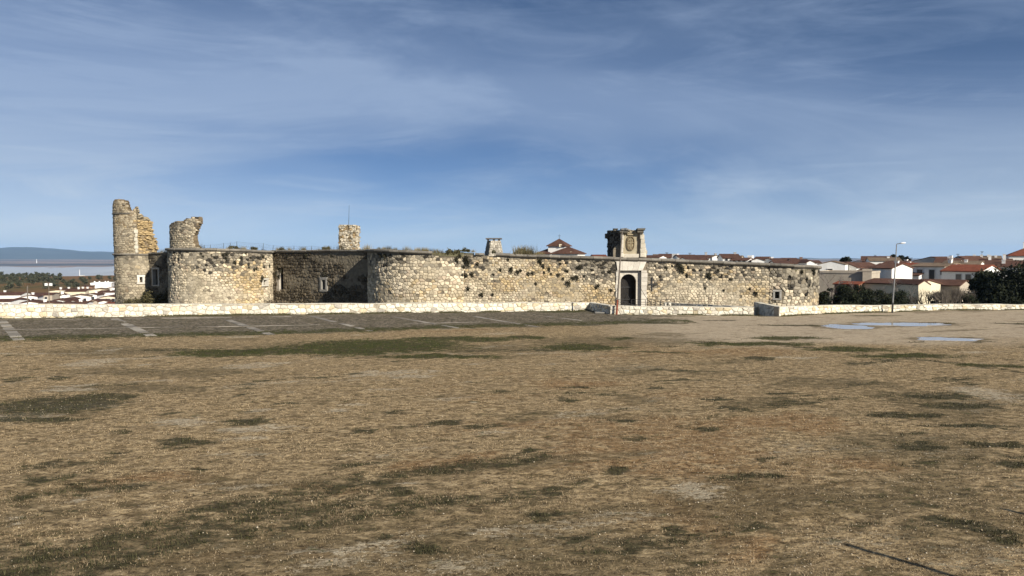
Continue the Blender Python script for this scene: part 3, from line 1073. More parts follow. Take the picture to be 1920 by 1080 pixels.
def wall_part(name, parent, path, L, zb, topfn, thick=1.6, holes=(), step=0.9, mt=None):
    """solid wall core along a path, with real openings (s0, s1, z0, z1, depth)"""
    m = MB()
    br = sorted(set([0, L] + [L * i / max(1, round(L / step)) for i in range(1, max(1, round(L / step)))] + [h[0] for h in holes] + [h[1] for h in holes]))

    def P(s, o, z):
        x, y, nx, ny = path(s)
        return (x + nx * o, y + ny * o, z)
    for a, b in zip(br[:-1], br[1:]):
        if b - a < 1e-4:
            continue
        mid = (a + b) / 2
        hs = sorted([h for h in holes if h[0] - 1e-6 <= mid <= h[1] + 1e-6], key=lambda h: h[2])
        z = zb
        for h in hs:
            m.add([P(a, 0, z), P(b, 0, z), P(b, 0, h[2]), P(a, 0, h[2])], [(0, 1, 2, 3)])
            z = h[3]
        m.add([P(a, 0, z), P(b, 0, z), P(b, 0, topfn(b)), P(a, 0, topfn(a))], [(0, 1, 2, 3)])
        m.add([P(a, 0, topfn(a)), P(b, 0, topfn(b)), P(b, -thick, topfn(b)), P(a, -thick, topfn(a))], [(0, 1, 2, 3)])
        m.add([P(b, -thick, zb), P(a, -thick, zb), P(a, -thick, topfn(a)), P(b, -thick, topfn(b))], [(0, 1, 2, 3)])
    for s in (0, L):
        q = [P(s, 0, zb), P(s, -thick, zb), P(s, -thick, topfn(s)), P(s, 0, topfn(s))]
        m.add(q, [(3, 2, 1, 0) if s == 0 else (0, 1, 2, 3)])
    for (a, b, z0, z1, d) in holes:
        o = [P(a, 0, z0), P(b, 0, z0), P(b, 0, z1), P(a, 0, z1), P(a, -d, z0), P(b, -d, z0), P(b, -d, z1), P(a, -d, z1)]
        m.add(o, [(0, 1, 5, 4), (1, 2, 6, 5), (2, 3, 7, 6), (3, 0, 4, 7)])
        m.add(o, [(4, 5, 6, 7)])
    return m.build(name, mt or MORTAR, parent)


CORN = [(-0.6, -0.30), (0.0, -0.42), (0.10, -0.43), (0.13, -0.33), (0.27, -0.30), (0.36, -0.20), (0.35, -0.08), (0.25, 0.0), (-0.6, 0.03)]


def cornice(parent, path, L, zfn, s0, s1, seed, blen=1.15, scale=1.0, broken=0.0):
    rg = random.Random(seed)
    s = s0
    while s < s1 - 0.2:
        e = min(s1, s + blen * rg.uniform(0.8, 1.25))
        if rg.random() >= broken:
            nst = 3
            v, f = [], []
            dz, do = rg.uniform(-0.025, 0.025), rg.uniform(-0.03, 0.03)
            for i in range(nst):
                ss = s + 0.012 + (e - s - 0.024) * i / (nst - 1)
                x, y, nx, ny = path(ss)
                for o, z in CORN:
                    o2 = o * scale + (do if o > 0.05 else 0)
                    v.append((x + nx * o2, y + ny * o2, zfn(ss) + z * scale + dz))
            k = len(CORN)
            for i in range(nst - 1):
                for j in range(k - 1):
                    f.append((i * k + j, (i + 1) * k + j, (i + 1) * k + j + 1, i * k + j + 1))
            f.append(tuple(range(k)))
            f.append(tuple((nst - 1) * k + j for j in reversed(range(k))))
            g = rg.uniform(0.7, 1.2)
            obj('cornice_block', v, f, STONE, parent, [(0.20 * g, 0.18 * g, 0.148 * g)] * len(f))
        s = e


def win_frame(parent, path, s0, s1, z0, z1, w=0.28, out=0.10, name='window_frame', col=(0.60, 0.56, 0.47)):
    """four dressed stones round an opening"""
    for (a, b, c, d) in ((s0 - w, s0 + 0.01, z0, z1), (s1 - 0.01, s1 + w, z0, z1), (s0 - w * 1.1, s1 + w * 1.1, z1, z1 + w), (s0 - w * 1.2, s1 + w * 1.2, z0 - w * 0.8, z0)):
        m = MB()

        def fr(x, y, z):
            px, py, nx, ny = path(x)
            return (px - nx * y, py - ny * y, z)
        k = rng.uniform(0.88, 1.08)
        m.cbox(a, b, -out, 0.35, c + 0.004, d - 0.004, 0.025, tuple(q * k for q in col), fr)
        m.build(name, ASHLAR, parent, colored=True)


def roof_fill(name, parent, pts, z, mt):
    v = [(x, y, z) for x, y in pts] + [(x, y, z - 0.5) for x, y in pts]
    n = len(pts)
    f = [tuple(range(n)), tuple(reversed(range(n, 2 * n)))] + [(i, n + i, n + (i + 1) % n, (i + 1) % n) for i in range(n)]
    return obj(name, v, f, mt, parent)


EARTHTOP = mat('wall_top_earth', (0.11, 0.10, 0.055), noise=[(1.2, 0.4), (6, 0.3)], bump=(4, 0.1))

castle = empty('castle_ruin', (5, 88, -1.2), 'ruined low limestone castle with round bastions, rope cornice and arched gate', 'castle')
ZB = -1.3


def lin(pairs):
    xs, ys = zip(*pairs)
    return lambda s: float(np.interp(s, xs, ys))


def s_on(pth, L, x):
    u = ray(x, 520)[0]
    best = (9, 0)
    for i in range(1001):
        x_, y_, nx_, ny_ = pth(L * i / 1000)
        e = abs(x_ / y_ - u) + (0.0 if nx_ * x_ + ny_ * y_ < 0 else 5.0)
        best = min(best, (e, i))
    return L * best[1] / 1000


# --- middle bastion: drum whose left limb is at photo x = 690
MBC, MBR = (-9.1, 86.0), 7.5
mp, mL = arc_path(*MBC, MBR, -105, 31.5)
mtop = lin([(0, 5.62), (4.5, 5.80), (7.5, 5.76), (14.3, 5.50), (15.2, 5.30), (mL, 5.22)])
mid = wall_part('bastion', castle, mp, mL, ZB, lambda s: mtop(s) - 0.30, 3.0)
tag(mid, 'round bastion between the dark recess and the gate wall')
clad(mid, mp, mL, ZB, lambda s: mtop(s) - 0.36, 0.42, 0.32, castle_color(101, 0.85, 0.6), 1, proud=(0.035, 0.10), gap=0.028)
cornice(mid, mp, mL, mtop, 0.5, 14.4, 61)
roof_fill('bastion_top', mid, [mp(mL * i / 20)[:2] for i in range(21)] + [(-4.6, 90), (-16, 90)], 5.35, EARTHTOP)

# --- gate wall
GA, GB = (-5.25, 79.62), (27.0, 77.5)
gp, gL = line_path(*GA, *GB)


def s_of(x):       # photo column -> distance along the gate wall
    u = ray(x, 520)[0]
    tx, ty = (GB[0] - GA[0]) / gL, (GB[1] - GA[1]) / gL
    return (u * GA[1] - GA[0]) / (tx - u * ty)


def y_at(s):
    return gp(s)[1]


gtop = lin([(s_of(868), Z_(471.5, 79.6)), (s_of(905), Z_(474, 79.5)), (s_of(932), Z_(475, 79.4)), (s_of(1160), Z_(482.5, 78.5)), (s_of(1280), Z_(486.5, 78.1)), (s_of(1443), Z_(493.5, 77.5))])
PXM = 78.4 / FPX
GS0, GS1 = s_of(1155), s_of(1212)
sA, sB = s_of(1160), s_of(1202)             # recess round the doorway
sD0, sD1 = s_of(1164), s_of(1193.5)         # arch
zLint0, zLint1 = Z_(507, 78.4), Z_(490, 78.4)
zSill = -0.42
crossS = s_of(1222.5)
gholes = [(sA, sB, zSill, zLint0, 1.32)]
gate_wall = wall_part('gate_wall', castle, gp, gL, ZB, lambda s: gtop(s) - 0.30, 2.2, gholes)
tag(gate_wall, 'long sunlit front wall that holds the gate')
portal_zone = (GS0, GS1, zSill, zLint1 + 0.02)
cross_holes = [(crossS - 0.08, crossS + 0.08, Z_(546, 78), Z_(520, 78)), (crossS - 0.36, crossS + 0.36, Z_(534.8, 78), Z_(531.8, 78))]
clad(gate_wall, gp, gL, ZB, lambda s: gtop(s) - 0.36, 0.35, 0.25, castle_color(202, 1.0, 1.0), 2, holes=[portal_zone], proud=(0.032, 0.085), gap=0.024, miss=0.03)
cornice(gate_wall, gp, gL, gtop, s_of(930), gL - 0.1, 62, 1.2)
cornice(gate_wall, gp, gL, lambda s: gtop(s) - 0.06, s_of(872), s_of(928), 63, 0.5, 0.8, broken=0.7)
m = MB()
for (a, b, c, d) in cross_holes:      # the dark cross on the wall face
    m.box(a + 0.025, b - 0.025, -0.125 if b - a > 0.3 else -0.13, 0.04, c + (0.02 if b - a > .3 else 0), d - (0.02 if b - a > .3 else 0), fr=lambda x, y, z: (gp(x)[0] - gp(x)[2] * y, gp(x)[1] - gp(x)[3] * y, z))
m.build('iron_cross', IRON, gate_wall)

# --- right bastion
rp, rL = arc_path(28.93, 81.56, 4.5, -25.5, 100)
rtop = lin([(0, Z_(493.5, 77.5)), (4.0, Z_(497, 77.5)), (7.0, Z_(499, 79)), (rL, Z_(499, 79))])
wS = 0.62
rb_hole = (0.55, 1.0, Z_(559.5, 77.3), Z_(547, 77.3), 1.0)
rbast = wall_part('bastion', castle, rp, rL, ZB, lambda s: rtop(s) - 0.30, 2.0, [rb_hole], 0.6)
tag(rbast, 'small round bastion at the right end with a little square window')
clad(rbast, rp, rL, ZB, lambda s: rtop(s) - 0.36, 0.42, 0.34, castle_color(303, 0.9, 0.7), 3, holes=[(0.35, 1.2, rb_hole[2] - .2, rb_hole[3] + .2)], gap=0.03, miss=0.03)
win_frame(rbast, rp, rb_hole[0], rb_hole[1], rb_hole[2], rb_hole[3], 0.2, 0.10, col=(0.36, 0.34, 0.3))
cornice(rbast, rp, rL, rtop, 0.05, rL - .2, 64, 1.0)
roof_fill('bastion_top', rbast, [rp(rL * i / 20)[:2] for i in range(21)] + [(30, 90), (22, 82)], 3.85, EARTHTOP)

# --- left bastion
LBC, LBR = (-38.35, 97.7), 6.4
lp, lL = arc_path(*LBC, LBR, -110, 125)


def s_left(x):
    return s_on(lp, lL, x)


ltop = lin([(0, Z_(465, 94)), (s_left(330), Z_(465, 93)), (s_left(420), Z_(466, 91.5)), (s_left(500), Z_(469.5, 93)), (lL, Z_(469.5, 95))])
lw0, lw1 = s_left(493), s_left(500.5)
l_hole = (lw0, lw1, Z_(536, 92.5), Z_(527, 92.5), 0.6)
lbast = wall_part('bastion', castle, lp, lL, ZB, lambda s: ltop(s) - 0.30, 2.0, [l_hole], 0.7)
tag(lbast, 'ochre stained round bastion left of the dark recess')
clad(lbast, lp, lL, ZB, lambda s: ltop(s) - 0.38, 0.42, 0.31, castle_color(404, 0.8, 1.3), 4, holes=[(lw0 - .25, lw1 + .25, l_hole[2] - .3, l_hole[3] + .3)], gap=0.03, miss=0.012)
win_frame(lbast, lp, *l_hole[:4], 0.25, 0.12)
cornice(lbast, lp, lL, ltop, 0.1, lL - 0.1, 65, 1.2)
roof_fill('bastion_top', lbast, [lp(lL * i / 24)[:2] for i in range(25)], 5.5, EARTHTOP)

# --- dark recessed curtain between left and middle bastions
CA, CB = (-33.2, 100.2), (-15.4, 86.8)
cp, cL = line_path(*CA, *CB)


ctop = lin([(0, Z_(469.5, 100)), (cL * .6, Z_(468, 91)), (cL, Z_(468, 86.8))])


def hole_px(pth, L, x0, x1, y0, y1, d):
    a, b = s_on(pth, L, x0), s_on(pth, L, x1)
    Y = pth((a + b) / 2)[1]
    return (a, b, Z_(y1, Y), Z_(y0, Y), d)


ch1 = hole_px(cp, cL, 604.5, 611, 525, 543, 0.9)
ch2 = hole_px(cp, cL, 521, 531, 503, 543, 1.0)
ch3 = hole_px(cp, cL, 623, 626.5, 544, 555, 0.6)
curt = wall_part('curtain_wall', castle, cp, cL, ZB, lambda s: ctop(s) - 0.3, 2.0, [ch1, ch2, ch3])
tag(curt, 'dark recessed curtain wall with two small windows')
clad(curt, cp, cL, ZB, lambda s: ctop(s) - 0.36, 0.52, 0.40, castle_color(505, 1.3, 0.4, 0.9), 5, holes=[(ch1[0] - .3, ch1[1] + .3, ch1[2] - .3, ch1[3] + .35), ch2[:4], ch3[:4]], proud=(0.06, 0.16), miss=0.03)  # grimy stones, toned down further to put the recess's shade into their colour
win_frame(curt, cp, *ch1[:4], 0.34, 0.16, col=(0.32, 0.30, 0.26))
win_frame(curt, cp, *[ch2[0], ch2[0] + 0.06, ch2[2], ch2[3] - .8], 0.3, 0.08, name='window_jamb', col=(0.4, 0.36, 0.3))
cornice(curt, cp, cL, ctop, 0.2, cL - .2, 66, 1.2, 0.8)
roof_fill('curtain_top', curt, [cp(0)[:2], cp(cL)[:2], (-13, 90), (-30, 104)], 5.3, EARTHTOP)

# --- far left: curtain and corner tower
TC, TR = (-54.2, 106.6), 2.72
bp_, bL = line_path(-51.9, 105.5, -43.2, 100.0)
btop = lin([(0, Z_(474.5, 106)), (bL, Z_(470, 100))])
bh = hole_px(bp_, bL, 287.5, 297, 505, 534, 0.9)
bcur = wall_part('curtain_wall', castle, bp_, bL, -3.5, lambda s: btop(s) - 0.25, 1.8, [bh])
tag(bcur, 'short dark curtain wall beside the corner tower')
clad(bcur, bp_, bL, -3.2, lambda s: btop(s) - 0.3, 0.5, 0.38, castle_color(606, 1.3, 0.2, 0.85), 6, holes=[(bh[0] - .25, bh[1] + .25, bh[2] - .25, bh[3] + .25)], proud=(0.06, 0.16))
win_frame(bcur, bp_, *bh[:4], 0.26, 0.12, col=(0.42, 0.39, 0.33))
cornice(bcur, bp_, bL, btop, 0.1, bL, 67, 1.2, 0.7)

tp_, tL = arc_path(*TC, TR, -110, 118)
zT1 = Z_(478, 104)
ttop = lambda s: zT1
tw0, tw1 = s_on(tp_, tL, 261.5), s_on(tp_, tL, 267)
t_hole = (tw0, tw1, Z_(529.5, 104.3), Z_(519.5, 104.3), 0.8)
twr = wall_part('corner_tower', castle, tp_, tL, -4, ttop, 1.2, [t_hole], 0.5)
tag(twr, 'tall broken round tower at the far left corner')
clad(twr, tp_, tL, -3.8, lambda s: zT1 - 0.1, 0.46, 0.34, castle_color(707, 1.0, 0.3, 0.4), 7, holes=[(tw0 - .3, tw1 + .3, t_hole[2] - .3, t_hole[3] + .3)], gap=0.03)
win_frame(twr, tp_, *t_hole[:4], 0.3, 0.12, col=(0.66, 0.62, 0.54))
cornice(twr, tp_, tL, lambda s: zT1 + 0.2, 0.1, tL, 68, 0.9, 0.7)


def ragged_shell(name, parent, path, L, zb, mask, thick, cell=0.28, mt=None, seed=1, zmax=20.0):
    """broken masonry: a thick shell kept only where mask(s, z) holds, with torn edges"""
    rg = random.Random(seed)
    ns, nz = int(L / cell) + 1, int((zmax - zb) / cell) + 1
    keep = {}
    for i in range(ns):
        for j in range(nz):
            keep[i, j] = bool(mask((i + 0.5) * cell, zb + (j + 0.5) * cell))
    jo = {(i, j): (rg.uniform(-.3, .3) * cell, rg.uniform(-.3, .3) * cell, rg.uniform(-.05, .05)) for i in range(ns + 1) for j in range(nz + 1)}
    m = MB()

    def P(i, j, o):
        a = jo[i, j]
        x, y, nx, ny = path(min(L, max(0, i * cell + a[0])))
        oo = o + a[2]
        return (x + nx * oo, y + ny * oo, zb + j * cell + (a[1] if j else 0))
    for (i, j), k in keep.items():
        if not k:
            continue
        m.add([P(i, j, 0), P(i + 1, j, 0), P(i + 1, j + 1, 0), P(i, j + 1, 0)], [(0, 1, 2, 3)])
        m.add([P(i + 1, j, -thick), P(i, j, -thick), P(i, j + 1, -thick), P(i + 1, j + 1, -thick)], [(0, 1, 2, 3)])
        for di, dj, a, b in ((-1, 0, (0, 0), (0, 1)), (1, 0, (1, 1), (1, 0)), (0, 1, (0, 1), (1, 1)), (0, -1, (1, 0), (0, 0))):
            if not keep.get((i + di, j + dj), False):
                m.add([P(i + a[0], j + a[1], 0), P(i + b[0], j + b[1], 0), P(i + b[0], j + b[1], -thick), P(i + a[0], j + a[1], -thick)], [(0, 1, 2, 3)])
    return m.build(name, mt or RUBBLE, parent)


# broken shaft of the corner tower
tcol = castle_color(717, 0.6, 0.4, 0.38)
sc = lambda x: s_on(tp_, tL, x)
Yt = 104.2
shaft_prof = lin([(0, Z_(384, Yt)), (sc(222), Z_(374, Yt)), (sc(238), Z_(377, Yt)), (sc(244), Z_(391, Yt)), (sc(250), Z_(396, Yt)), (sc(257), Z_(388, Yt)), (sc(262), Z_(387, Yt)),
                  (sc(264), Z_(400, Yt)), (sc(272), Z_(403, Yt)), (sc(281), Z_(407, Yt)), (sc(285), Z_(415, Yt)), (sc(288), Z_(440, Yt)), (tL, Z_(462, Yt))])
smask = lambda s, z: z < shaft_prof(s) + 0.35 * (float(fbm(s * 2.5, 0, 71, 3)) - .5)
shaft = ragged_shell('broken_shaft', twr, tp_, tL, zT1 + 0.15, smask, 1.1, 0.17, RUBBLE, 3)
sOch = sc(259)


def shaft_col(s, z, top, rg):
    if s > sOch - 0.8 * max(0, (z - 9.0) / 3.5) + rg.uniform(-.25, .25):
        k = rg.uniform(0.6, 1.15)
        b = OCHRE * 0.7 + CREAM * 0.25 if z < 10.0 else CREAM * 0.75 + GREY * .2
        return tuple(float(q) for q in b * k)
    return tcol(s, z, z + 3.5, rg)


clad(shaft, tp_, sOch, zT1 + 0.15, lambda s: shaft_prof(s), 0.42, 0.26, shaft_col, 8, keepf=smask, gap=0.028, proud=(0.04, 0.1))
off_p = lambda s: tp_(sOch + s)
clad(shaft, off_p, tL - sOch, zT1 + 0.15, lambda s: shaft_prof(s + sOch), 0.5, 0.24, lambda s, z, t_, rg: shaft_col(s + sOch, z, t_, rg), 9, keepf=lambda s, z: smask(s + sOch, z), gap=0.02, proud=(0.0, 0.38), miss=0.12)
cornice(shaft, tp_, tL, lambda s: Z_(399, Yt), 0.1, sc(246), 69, 0.8, 0.55)
for k in range(6):      # pale quoins at the torn edge
    mm = MB()
    z0 = zT1 + 0.3 + k * 0.55
    mm.cbox(sOch - 0.28 - 0.12 * (k % 2), sOch + 0.1, -0.15, 0.2, z0, z0 + 0.5, 0.03, (0.5, 0.46, 0.37), lambda x, y, z: (tp_(x)[0] - tp_(x)[2] * y, tp_(x)[1] - tp_(x)[3] * y, z))
    mm.build('quoin', ASHLAR, shaft, colored=True)

# broken turret shell on the left bastion
qp, qL = arc_path(*LBC, 6.1, -100, 70)
sq = lambda x: s_on(qp, qL * .999, x)
Yq = 92.6
q_up = lin([(0, Z_(424, 96)), (sq(322), Z_(421, 95)), (sq(326), Z_(417, 94)), (sq(340), Z_(416, Yq)), (sq(352), Z_(411, Yq)), (sq(362), Z_(408, Yq)), (sq(376), Z_(407, Yq)), (qL, Z_(407, Yq))])
q_edge = lin([(Z_(465, Yq), sq(373)), (Z_(458, Yq), sq(366)), (Z_(445, Yq), sq(364)), (Z_(432, Yq), sq(369)), (Z_(420, Yq), sq(374)), (Z_(407, Yq), sq(376.5))])
qmask = lambda s, z: z < q_up(s) + 0.14 * (float(fbm(s * 2.5, 0, 73, 3)) - .5) and s < q_edge(z) + 0.25 * (float(fbm(z * 3, 4, 74, 2)) - .5)
turret = ragged_shell('turret_shell', lbast, qp, qL, 5.5, qmask, 0.9, 0.16, RUBBLE, 4)
clad(turret, qp, qL, 5.5, lambda s: q_up(s), 0.42, 0.26, castle_color(818, 0.35, 0.5, 0.2), 10, keepf=qmask, gap=0.026, proud=(0.04, 0.12))

# masonry stump behind the curtain, with rubble faces
def block_ruin(name, parent, corners, zb, ztopf, colf, seed, cw=0.34, ch=0.24, proud=(0.02, 0.16), sides=(0, 3), mt=None):
    """corners: plan quad, front-left, front-right, back-right, back-left"""
    v = [(x, y, zb) for x, y in corners] + [(x, y, ztopf(i)) for i, (x, y) in enumerate(corners)]
    o = obj(name, v, [(3, 2, 1, 0), (4, 5, 6, 7), (0, 1, 5, 4), (1, 2, 6, 5), (2, 3, 7, 6), (3, 0, 4, 7)], mt or RUBBLE, parent)
    for k in sides:
        a, b = corners[k], corners[(k + 1) % 4]
        pth, L = line_path(*a, *b)
        za, zb2 = ztopf(k), ztopf((k + 1) % 4)
        clad(o, pth, L, zb, lambda s: za + (zb2 - za) * s / L, cw, ch, colf, seed + k, gap=0.022, proud=proud, miss=0.06)
    return o


def colw(base, k0=0.75, k1=1.15, alt=None, pa=0.2):
    def f(s, z, top, rg):
        b = np.array(alt) if alt is not None and rg.random() < pa else np.array(base)
        return tuple(float(q) for q in np.clip(b * rg.uniform(k0, k1), 0.02, 0.7))
    return f


Ys = 92.5
xl, xr = X_(636, Ys), X_(668, Ys)
zst = [Z_(421, Ys), Z_(421.5, Ys), Z_(423, Ys), Z_(421, Ys)]
stump = block_ruin('masonry_stump', castle, [(xl, Ys + .15), (xr, Ys), (xr + .1, Ys + 1.6), (xl + .1, Ys + 1.7)], 5.1, lambda i: zst[i], colw((0.54, 0.48, 0.37), 0.5, 1.15, (0.34, 0.25, 0.14), 0.25), 20, proud=(0.0, 0.22), sides=(0, 1, 3))
# lightning rod on the stump is a thing of its own
m = MB()
xr_ = X_(654.5, Ys + .8)
m.tube([(xr_, Ys + .8, zst[0] - 0.3), (xr_ + .02, Ys + .8, zst[0] + 0.2), (xr_ + .10, Ys + .8, Z_(384, Ys))], [0.035, 0.03, 0.016], 5)
o = m.build('lightning_rod', IRON)
tag(o, 'thin dark rod standing on the square masonry stump', 'rod')

# truncated chimney
Yc = 86
xa, xb, xc, xd = X_(907, Yc), X_(943, Yc), X_(913, Yc), X_(938.5, Yc)
zc0, zc1 = 4.6, Z_(451, Yc)
m = MB()
yf, ybk = Yc, Yc + 2.1
cv = [(xa + .5, yf, zc0), (xb + .15, yf + .1, zc0), (xb, ybk, zc0), (xa - .05, ybk, zc0), (xc + .45, yf + .25, zc1), (xd, yf + .35, zc1), (xd, ybk - .3, zc1), (xc, ybk - .2, zc1)]
m.add(cv, [(3, 2, 1, 0), (4, 5, 6, 7), (0, 1, 5, 4), (1, 2, 6, 5), (2, 3, 7, 6), (3, 0, 4, 7)])
chim = m.build('chimney', MORTAR, castle)


def slanted_clad(part, a0, b0, a1, b1, z0, z1, cw, ch, colf, seed):
    """stones on a flat quad that leans: base a0-b0 at z0, top a1-b1 at z1"""
    rg = random.Random(seed)
    for p in cells(1.0 * math.dist(a0, b0), 0, z1 - z0, cw, ch, rg):
        L = math.dist(a0, b0)
        nx, ny = (b0[1] - a0[1]) / L, -(b0[0] - a0[0]) / L
        c = centroid(p)

        def pos(s, z, o):
            w, k = s / L, z / (z1 - z0)
            x = (a0[0] * (1 - w) + b0[0] * w) * (1 - k) + (a1[0] * (1 - w) + b1[0] * w) * k
            y = (a0[1] * (1 - w) + b0[1] * w) * (1 - k) + (a1[1] * (1 - w) + b1[1] * w) * k
            return (x + nx * o, y + ny * o, z0 + z)
        n = len(p)
        pr = rg.uniform(.03, .09)
        v = [pos(c[0] + (q[0] - c[0]) * .97, c[1] + (q[1] - c[1]) * .97, -.03) for q in p] + [pos(c[0] + (q[0] - c[0]) * .9, c[1] + (q[1] - c[1]) * .9, pr * .6) for q in p] + [pos(c[0] + (q[0] - c[0]) * .62, c[1] + (q[1] - c[1]) * .62, pr) for q in p]
        f = [(a + i, a + (i + 1) % n, a + n + (i + 1) % n, a + n + i) for a in (0, n) for i in range(n)] + [tuple(2 * n + i for i in range(n))]
        ALLSTONES.append((part, v, f, colf(c[0], z0 + c[1], z1, rg), area(p) / (v[0][0] ** 2 + v[0][1] ** 2)))


slanted_clad(chim, cv[0], cv[1], cv[4], cv[5], zc0, zc1, 0.36, 0.26, colw((0.52, 0.47, 0.38), 0.6, 1.1), 31)
slanted_clad(chim, cv[3], cv[0], cv[7], cv[4], zc0, zc1, 0.36, 0.26, colw((0.30, 0.27, 0.22), 0.6, 1.1), 32)
m = MB()
m.box(xc - .15, xd + .15, yf + .1, ybk - .05, zc1 + 0.16, zc1 + 0.30)
for (a, b) in ((xc + .1, yf + .35), (xd - .2, yf + .45), (xd - .2, ybk - .6), (xc + .1, ybk - .6), ((xc + xd) / 2, yf + .4)):
    m.box(a - .09, a + .12, b - .09, b + .12, zc1 - 0.02, zc1 + 0.165)
m.build('chimney_cap', mat('slate_cap', (0.12, 0.11, 0.10), noise=(4, 0.3)), chim)

# --- gate portal
def gf(x, y, z):       # x along the gate wall, y inwards (negative = towards the viewer)
    px, py, nx, ny = gp(x)
    return (px - nx * y, py - ny * y, z)


portal = empty('gate_portal', gf((sA + sB) / 2, 0, zSill), None, None)
portal.parent = castle
portal.location = WLOC[castle].inverted() @ Vector(gf((sA + sB) / 2, 0, zSill))
portal['label'] = 'dressed stone gate portal with arch under a carved coat of arms'
rg = random.Random(77)
# jamb ashlars left and right of the recess
for a, b in ((GS0, sA), (sB, GS1)):
    z = zSill
    while z < zLint0 - 0.1:
        h = min(rg.uniform(0.40, 0.52), zLint0 - z)
        e = rg.uniform(-.06, .1)
        k = rg.uniform(0.85, 1.06)
        mm = MB()
        if a == GS0:
            mm.cbox(a - e, b, -0.13, 0.3, z + .006, z + h - .006, .02, (0.60 * k, 0.55 * k, 0.46 * k), gf)
        else:
            mm.cbox(a, b + e, -0.13, 0.3, z + .006, z + h - .006, .02, (0.60 * k, 0.55 * k, 0.46 * k), gf)
        mm.build('ashlar', ASHLAR, portal, colored=True)
        z += h
# flat arch of wedge stones
nv = 5
for i in range(nv):
    a0, a1 = sA - 0.15 + (sB - sA + .3) * i / nv, sA - 0.15 + (sB - sA + .3) * (i + 1) / nv
    t0, t1 = GS0 + (GS1 - GS0) * i / nv, GS0 + (GS1 - GS0) * (i + 1) / nv
    k = rg.uniform(0.88, 1.06)
    v = [gf(a0 + .008, -.16, zLint0), gf(a1 - .008, -.16, zLint0), gf(t1 - .008, -.16, zLint1), gf(t0 + .008, -.16, zLint1),
         gf(a0 + .008, .3, zLint0), gf(a1 - .008, .3, zLint0), gf(t1 - .008, .3, zLint1), gf(t0 + .008, .3, zLint1)]
    f = [(0, 1, 2, 3), (1, 0, 4, 5), (2, 1, 5, 6), (3, 2, 6, 7), (0, 3, 7, 4), (5, 4, 7, 6)]
    obj('voussoir', v, f, ASHLAR, portal, [(0.62 * k, 0.57 * k, 0.48 * k)] * 6)
# band under the cornice
mm = MB()
mm.cbox(GS0 - .1, GS1 + .1, -0.10, 0.2, zLint1 + .01, gtop(sA) - 0.45, .02, (0.46, 0.42, 0.34), gf)
mm.build('frieze', ASHLAR, portal, colored=True)
# inner panel with round arch (set back 0.40)
cxA, rA = (sD0 + sD1) / 2, (sD1 - sD0) / 2
zSpr = Z_(514, 78.5) - rA
NA = 14
arc = [(cxA - rA * math.cos(math.pi * i / NA), zSpr + rA * math.sin(math.pi * i / NA)) for i in range(NA + 1)]
outer = [(sA, zSill), (sA, zLint0), (sB, zLint0), (sB, zSill)]
vv, ff = [], []
inner = [(sD0, zSill)] + arc + [(sD1, zSill)]
out2 = []
for (s, z) in inner:      # match each arch point with a point on the recess edge
    if z <= zSpr + 1e-6:
        out2.append((sA if s < cxA else sB, z))
    else:
        ang = math.atan2(z - zSpr, s - cxA)
        dx, dz = math.cos(ang), math.sin(ang)
        tt = []
        if abs(dx) > 1e-6:
            tt.append(((sA - cxA) if dx < 0 else (sB - cxA)) / dx)
        tt.append((zLint0 - zSpr) / dz)
        k = min(q for q in tt if q > 0)
        out2.append((cxA + dx * k, zSpr + dz * k))
n = len(inner)
D0, D1 = 0.26, 1.25
# arch stones: each wedge its own piece
for i in range(n - 1):
    k = rg.uniform(0.85, 1.05)
    q = [inner[i], inner[i + 1], out2[i + 1], out2[i]]
    v = [gf(s, D0, z) for s, z in q] + [gf(s, D1, z) for s, z in q]
    f = [(0, 1, 2, 3)[::-1], (0, 4, 5, 1)[::-1], (1, 5, 6, 2)[::-1], (2, 6, 7, 3)[::-1], (3, 7, 4, 0)[::-1]]
    obj('arch_stone', v, f, ASHLAR, portal, [(0.58 * k, 0.53 * k, 0.44 * k)] * 5)
# sheet painted near-black for the unlit passage behind and plank door standing half open
mm = MB()
mm.box(sD0 - .2, sD1 + .2, D1 + 0.02, D1 + 0.06, zSill, zSpr + rA + .2, fr=gf)
mm.build('passage', DARKVOID, portal)
door = MB().build
dm = []
npl = 6
for i in range(npl):
    a = sD0 + 0.02 + (rA * 1.5) * i / npl
    b = sD0 + 0.02 + (rA * 1.5) * (i + 1) / npl - 0.015
    mid_ = (a + b) / 2
    zt = zSpr + math.sqrt(max(0.02, rA * rA - (mid_ - cxA) ** 2)) - 0.03
    k = rg.uniform(0.8, 1.2)
    mm = MB()
    mm.box(a, b, 0.98 + i * .02, 1.04 + i * .02, zSill, zt, (1, 1, 1), gf)
    dm.append(mm)
dr = dm[0].build('door', WOOD, portal)
for q in dm[1:]:
    q.build('plank', WOOD, dr)
mm = MB()
for z in (0.3, 1.6):
    mm.box(sD0 + .05, sD0 + rA * 1.45, 0.94, 0.96, z, z + 0.09, fr=gf)
mm.build('door_strap', IRON, dr)
# draw chains
for (x0, y0, x1, y1) in ((1197.5, 533, 1221, 569), (1165, 527, 1181, 560)):
    mm = MB()
    p0 = Vector(gf(s_of(x0), -0.16, Z_(y0, 78.3)))
    p1 = Vector((X_(x1, 75.5), 75.5, Z_(y1, 75.5)))
    pts = [p0.lerp(p1, i / 6) - Vector((0, 0, 0.18 * math.sin(math.pi * i / 6))) for i in range(7)]
    mm.tube(pts, [0.025] * 7, 5)
    mm.build('draw_chain', IRON, portal)

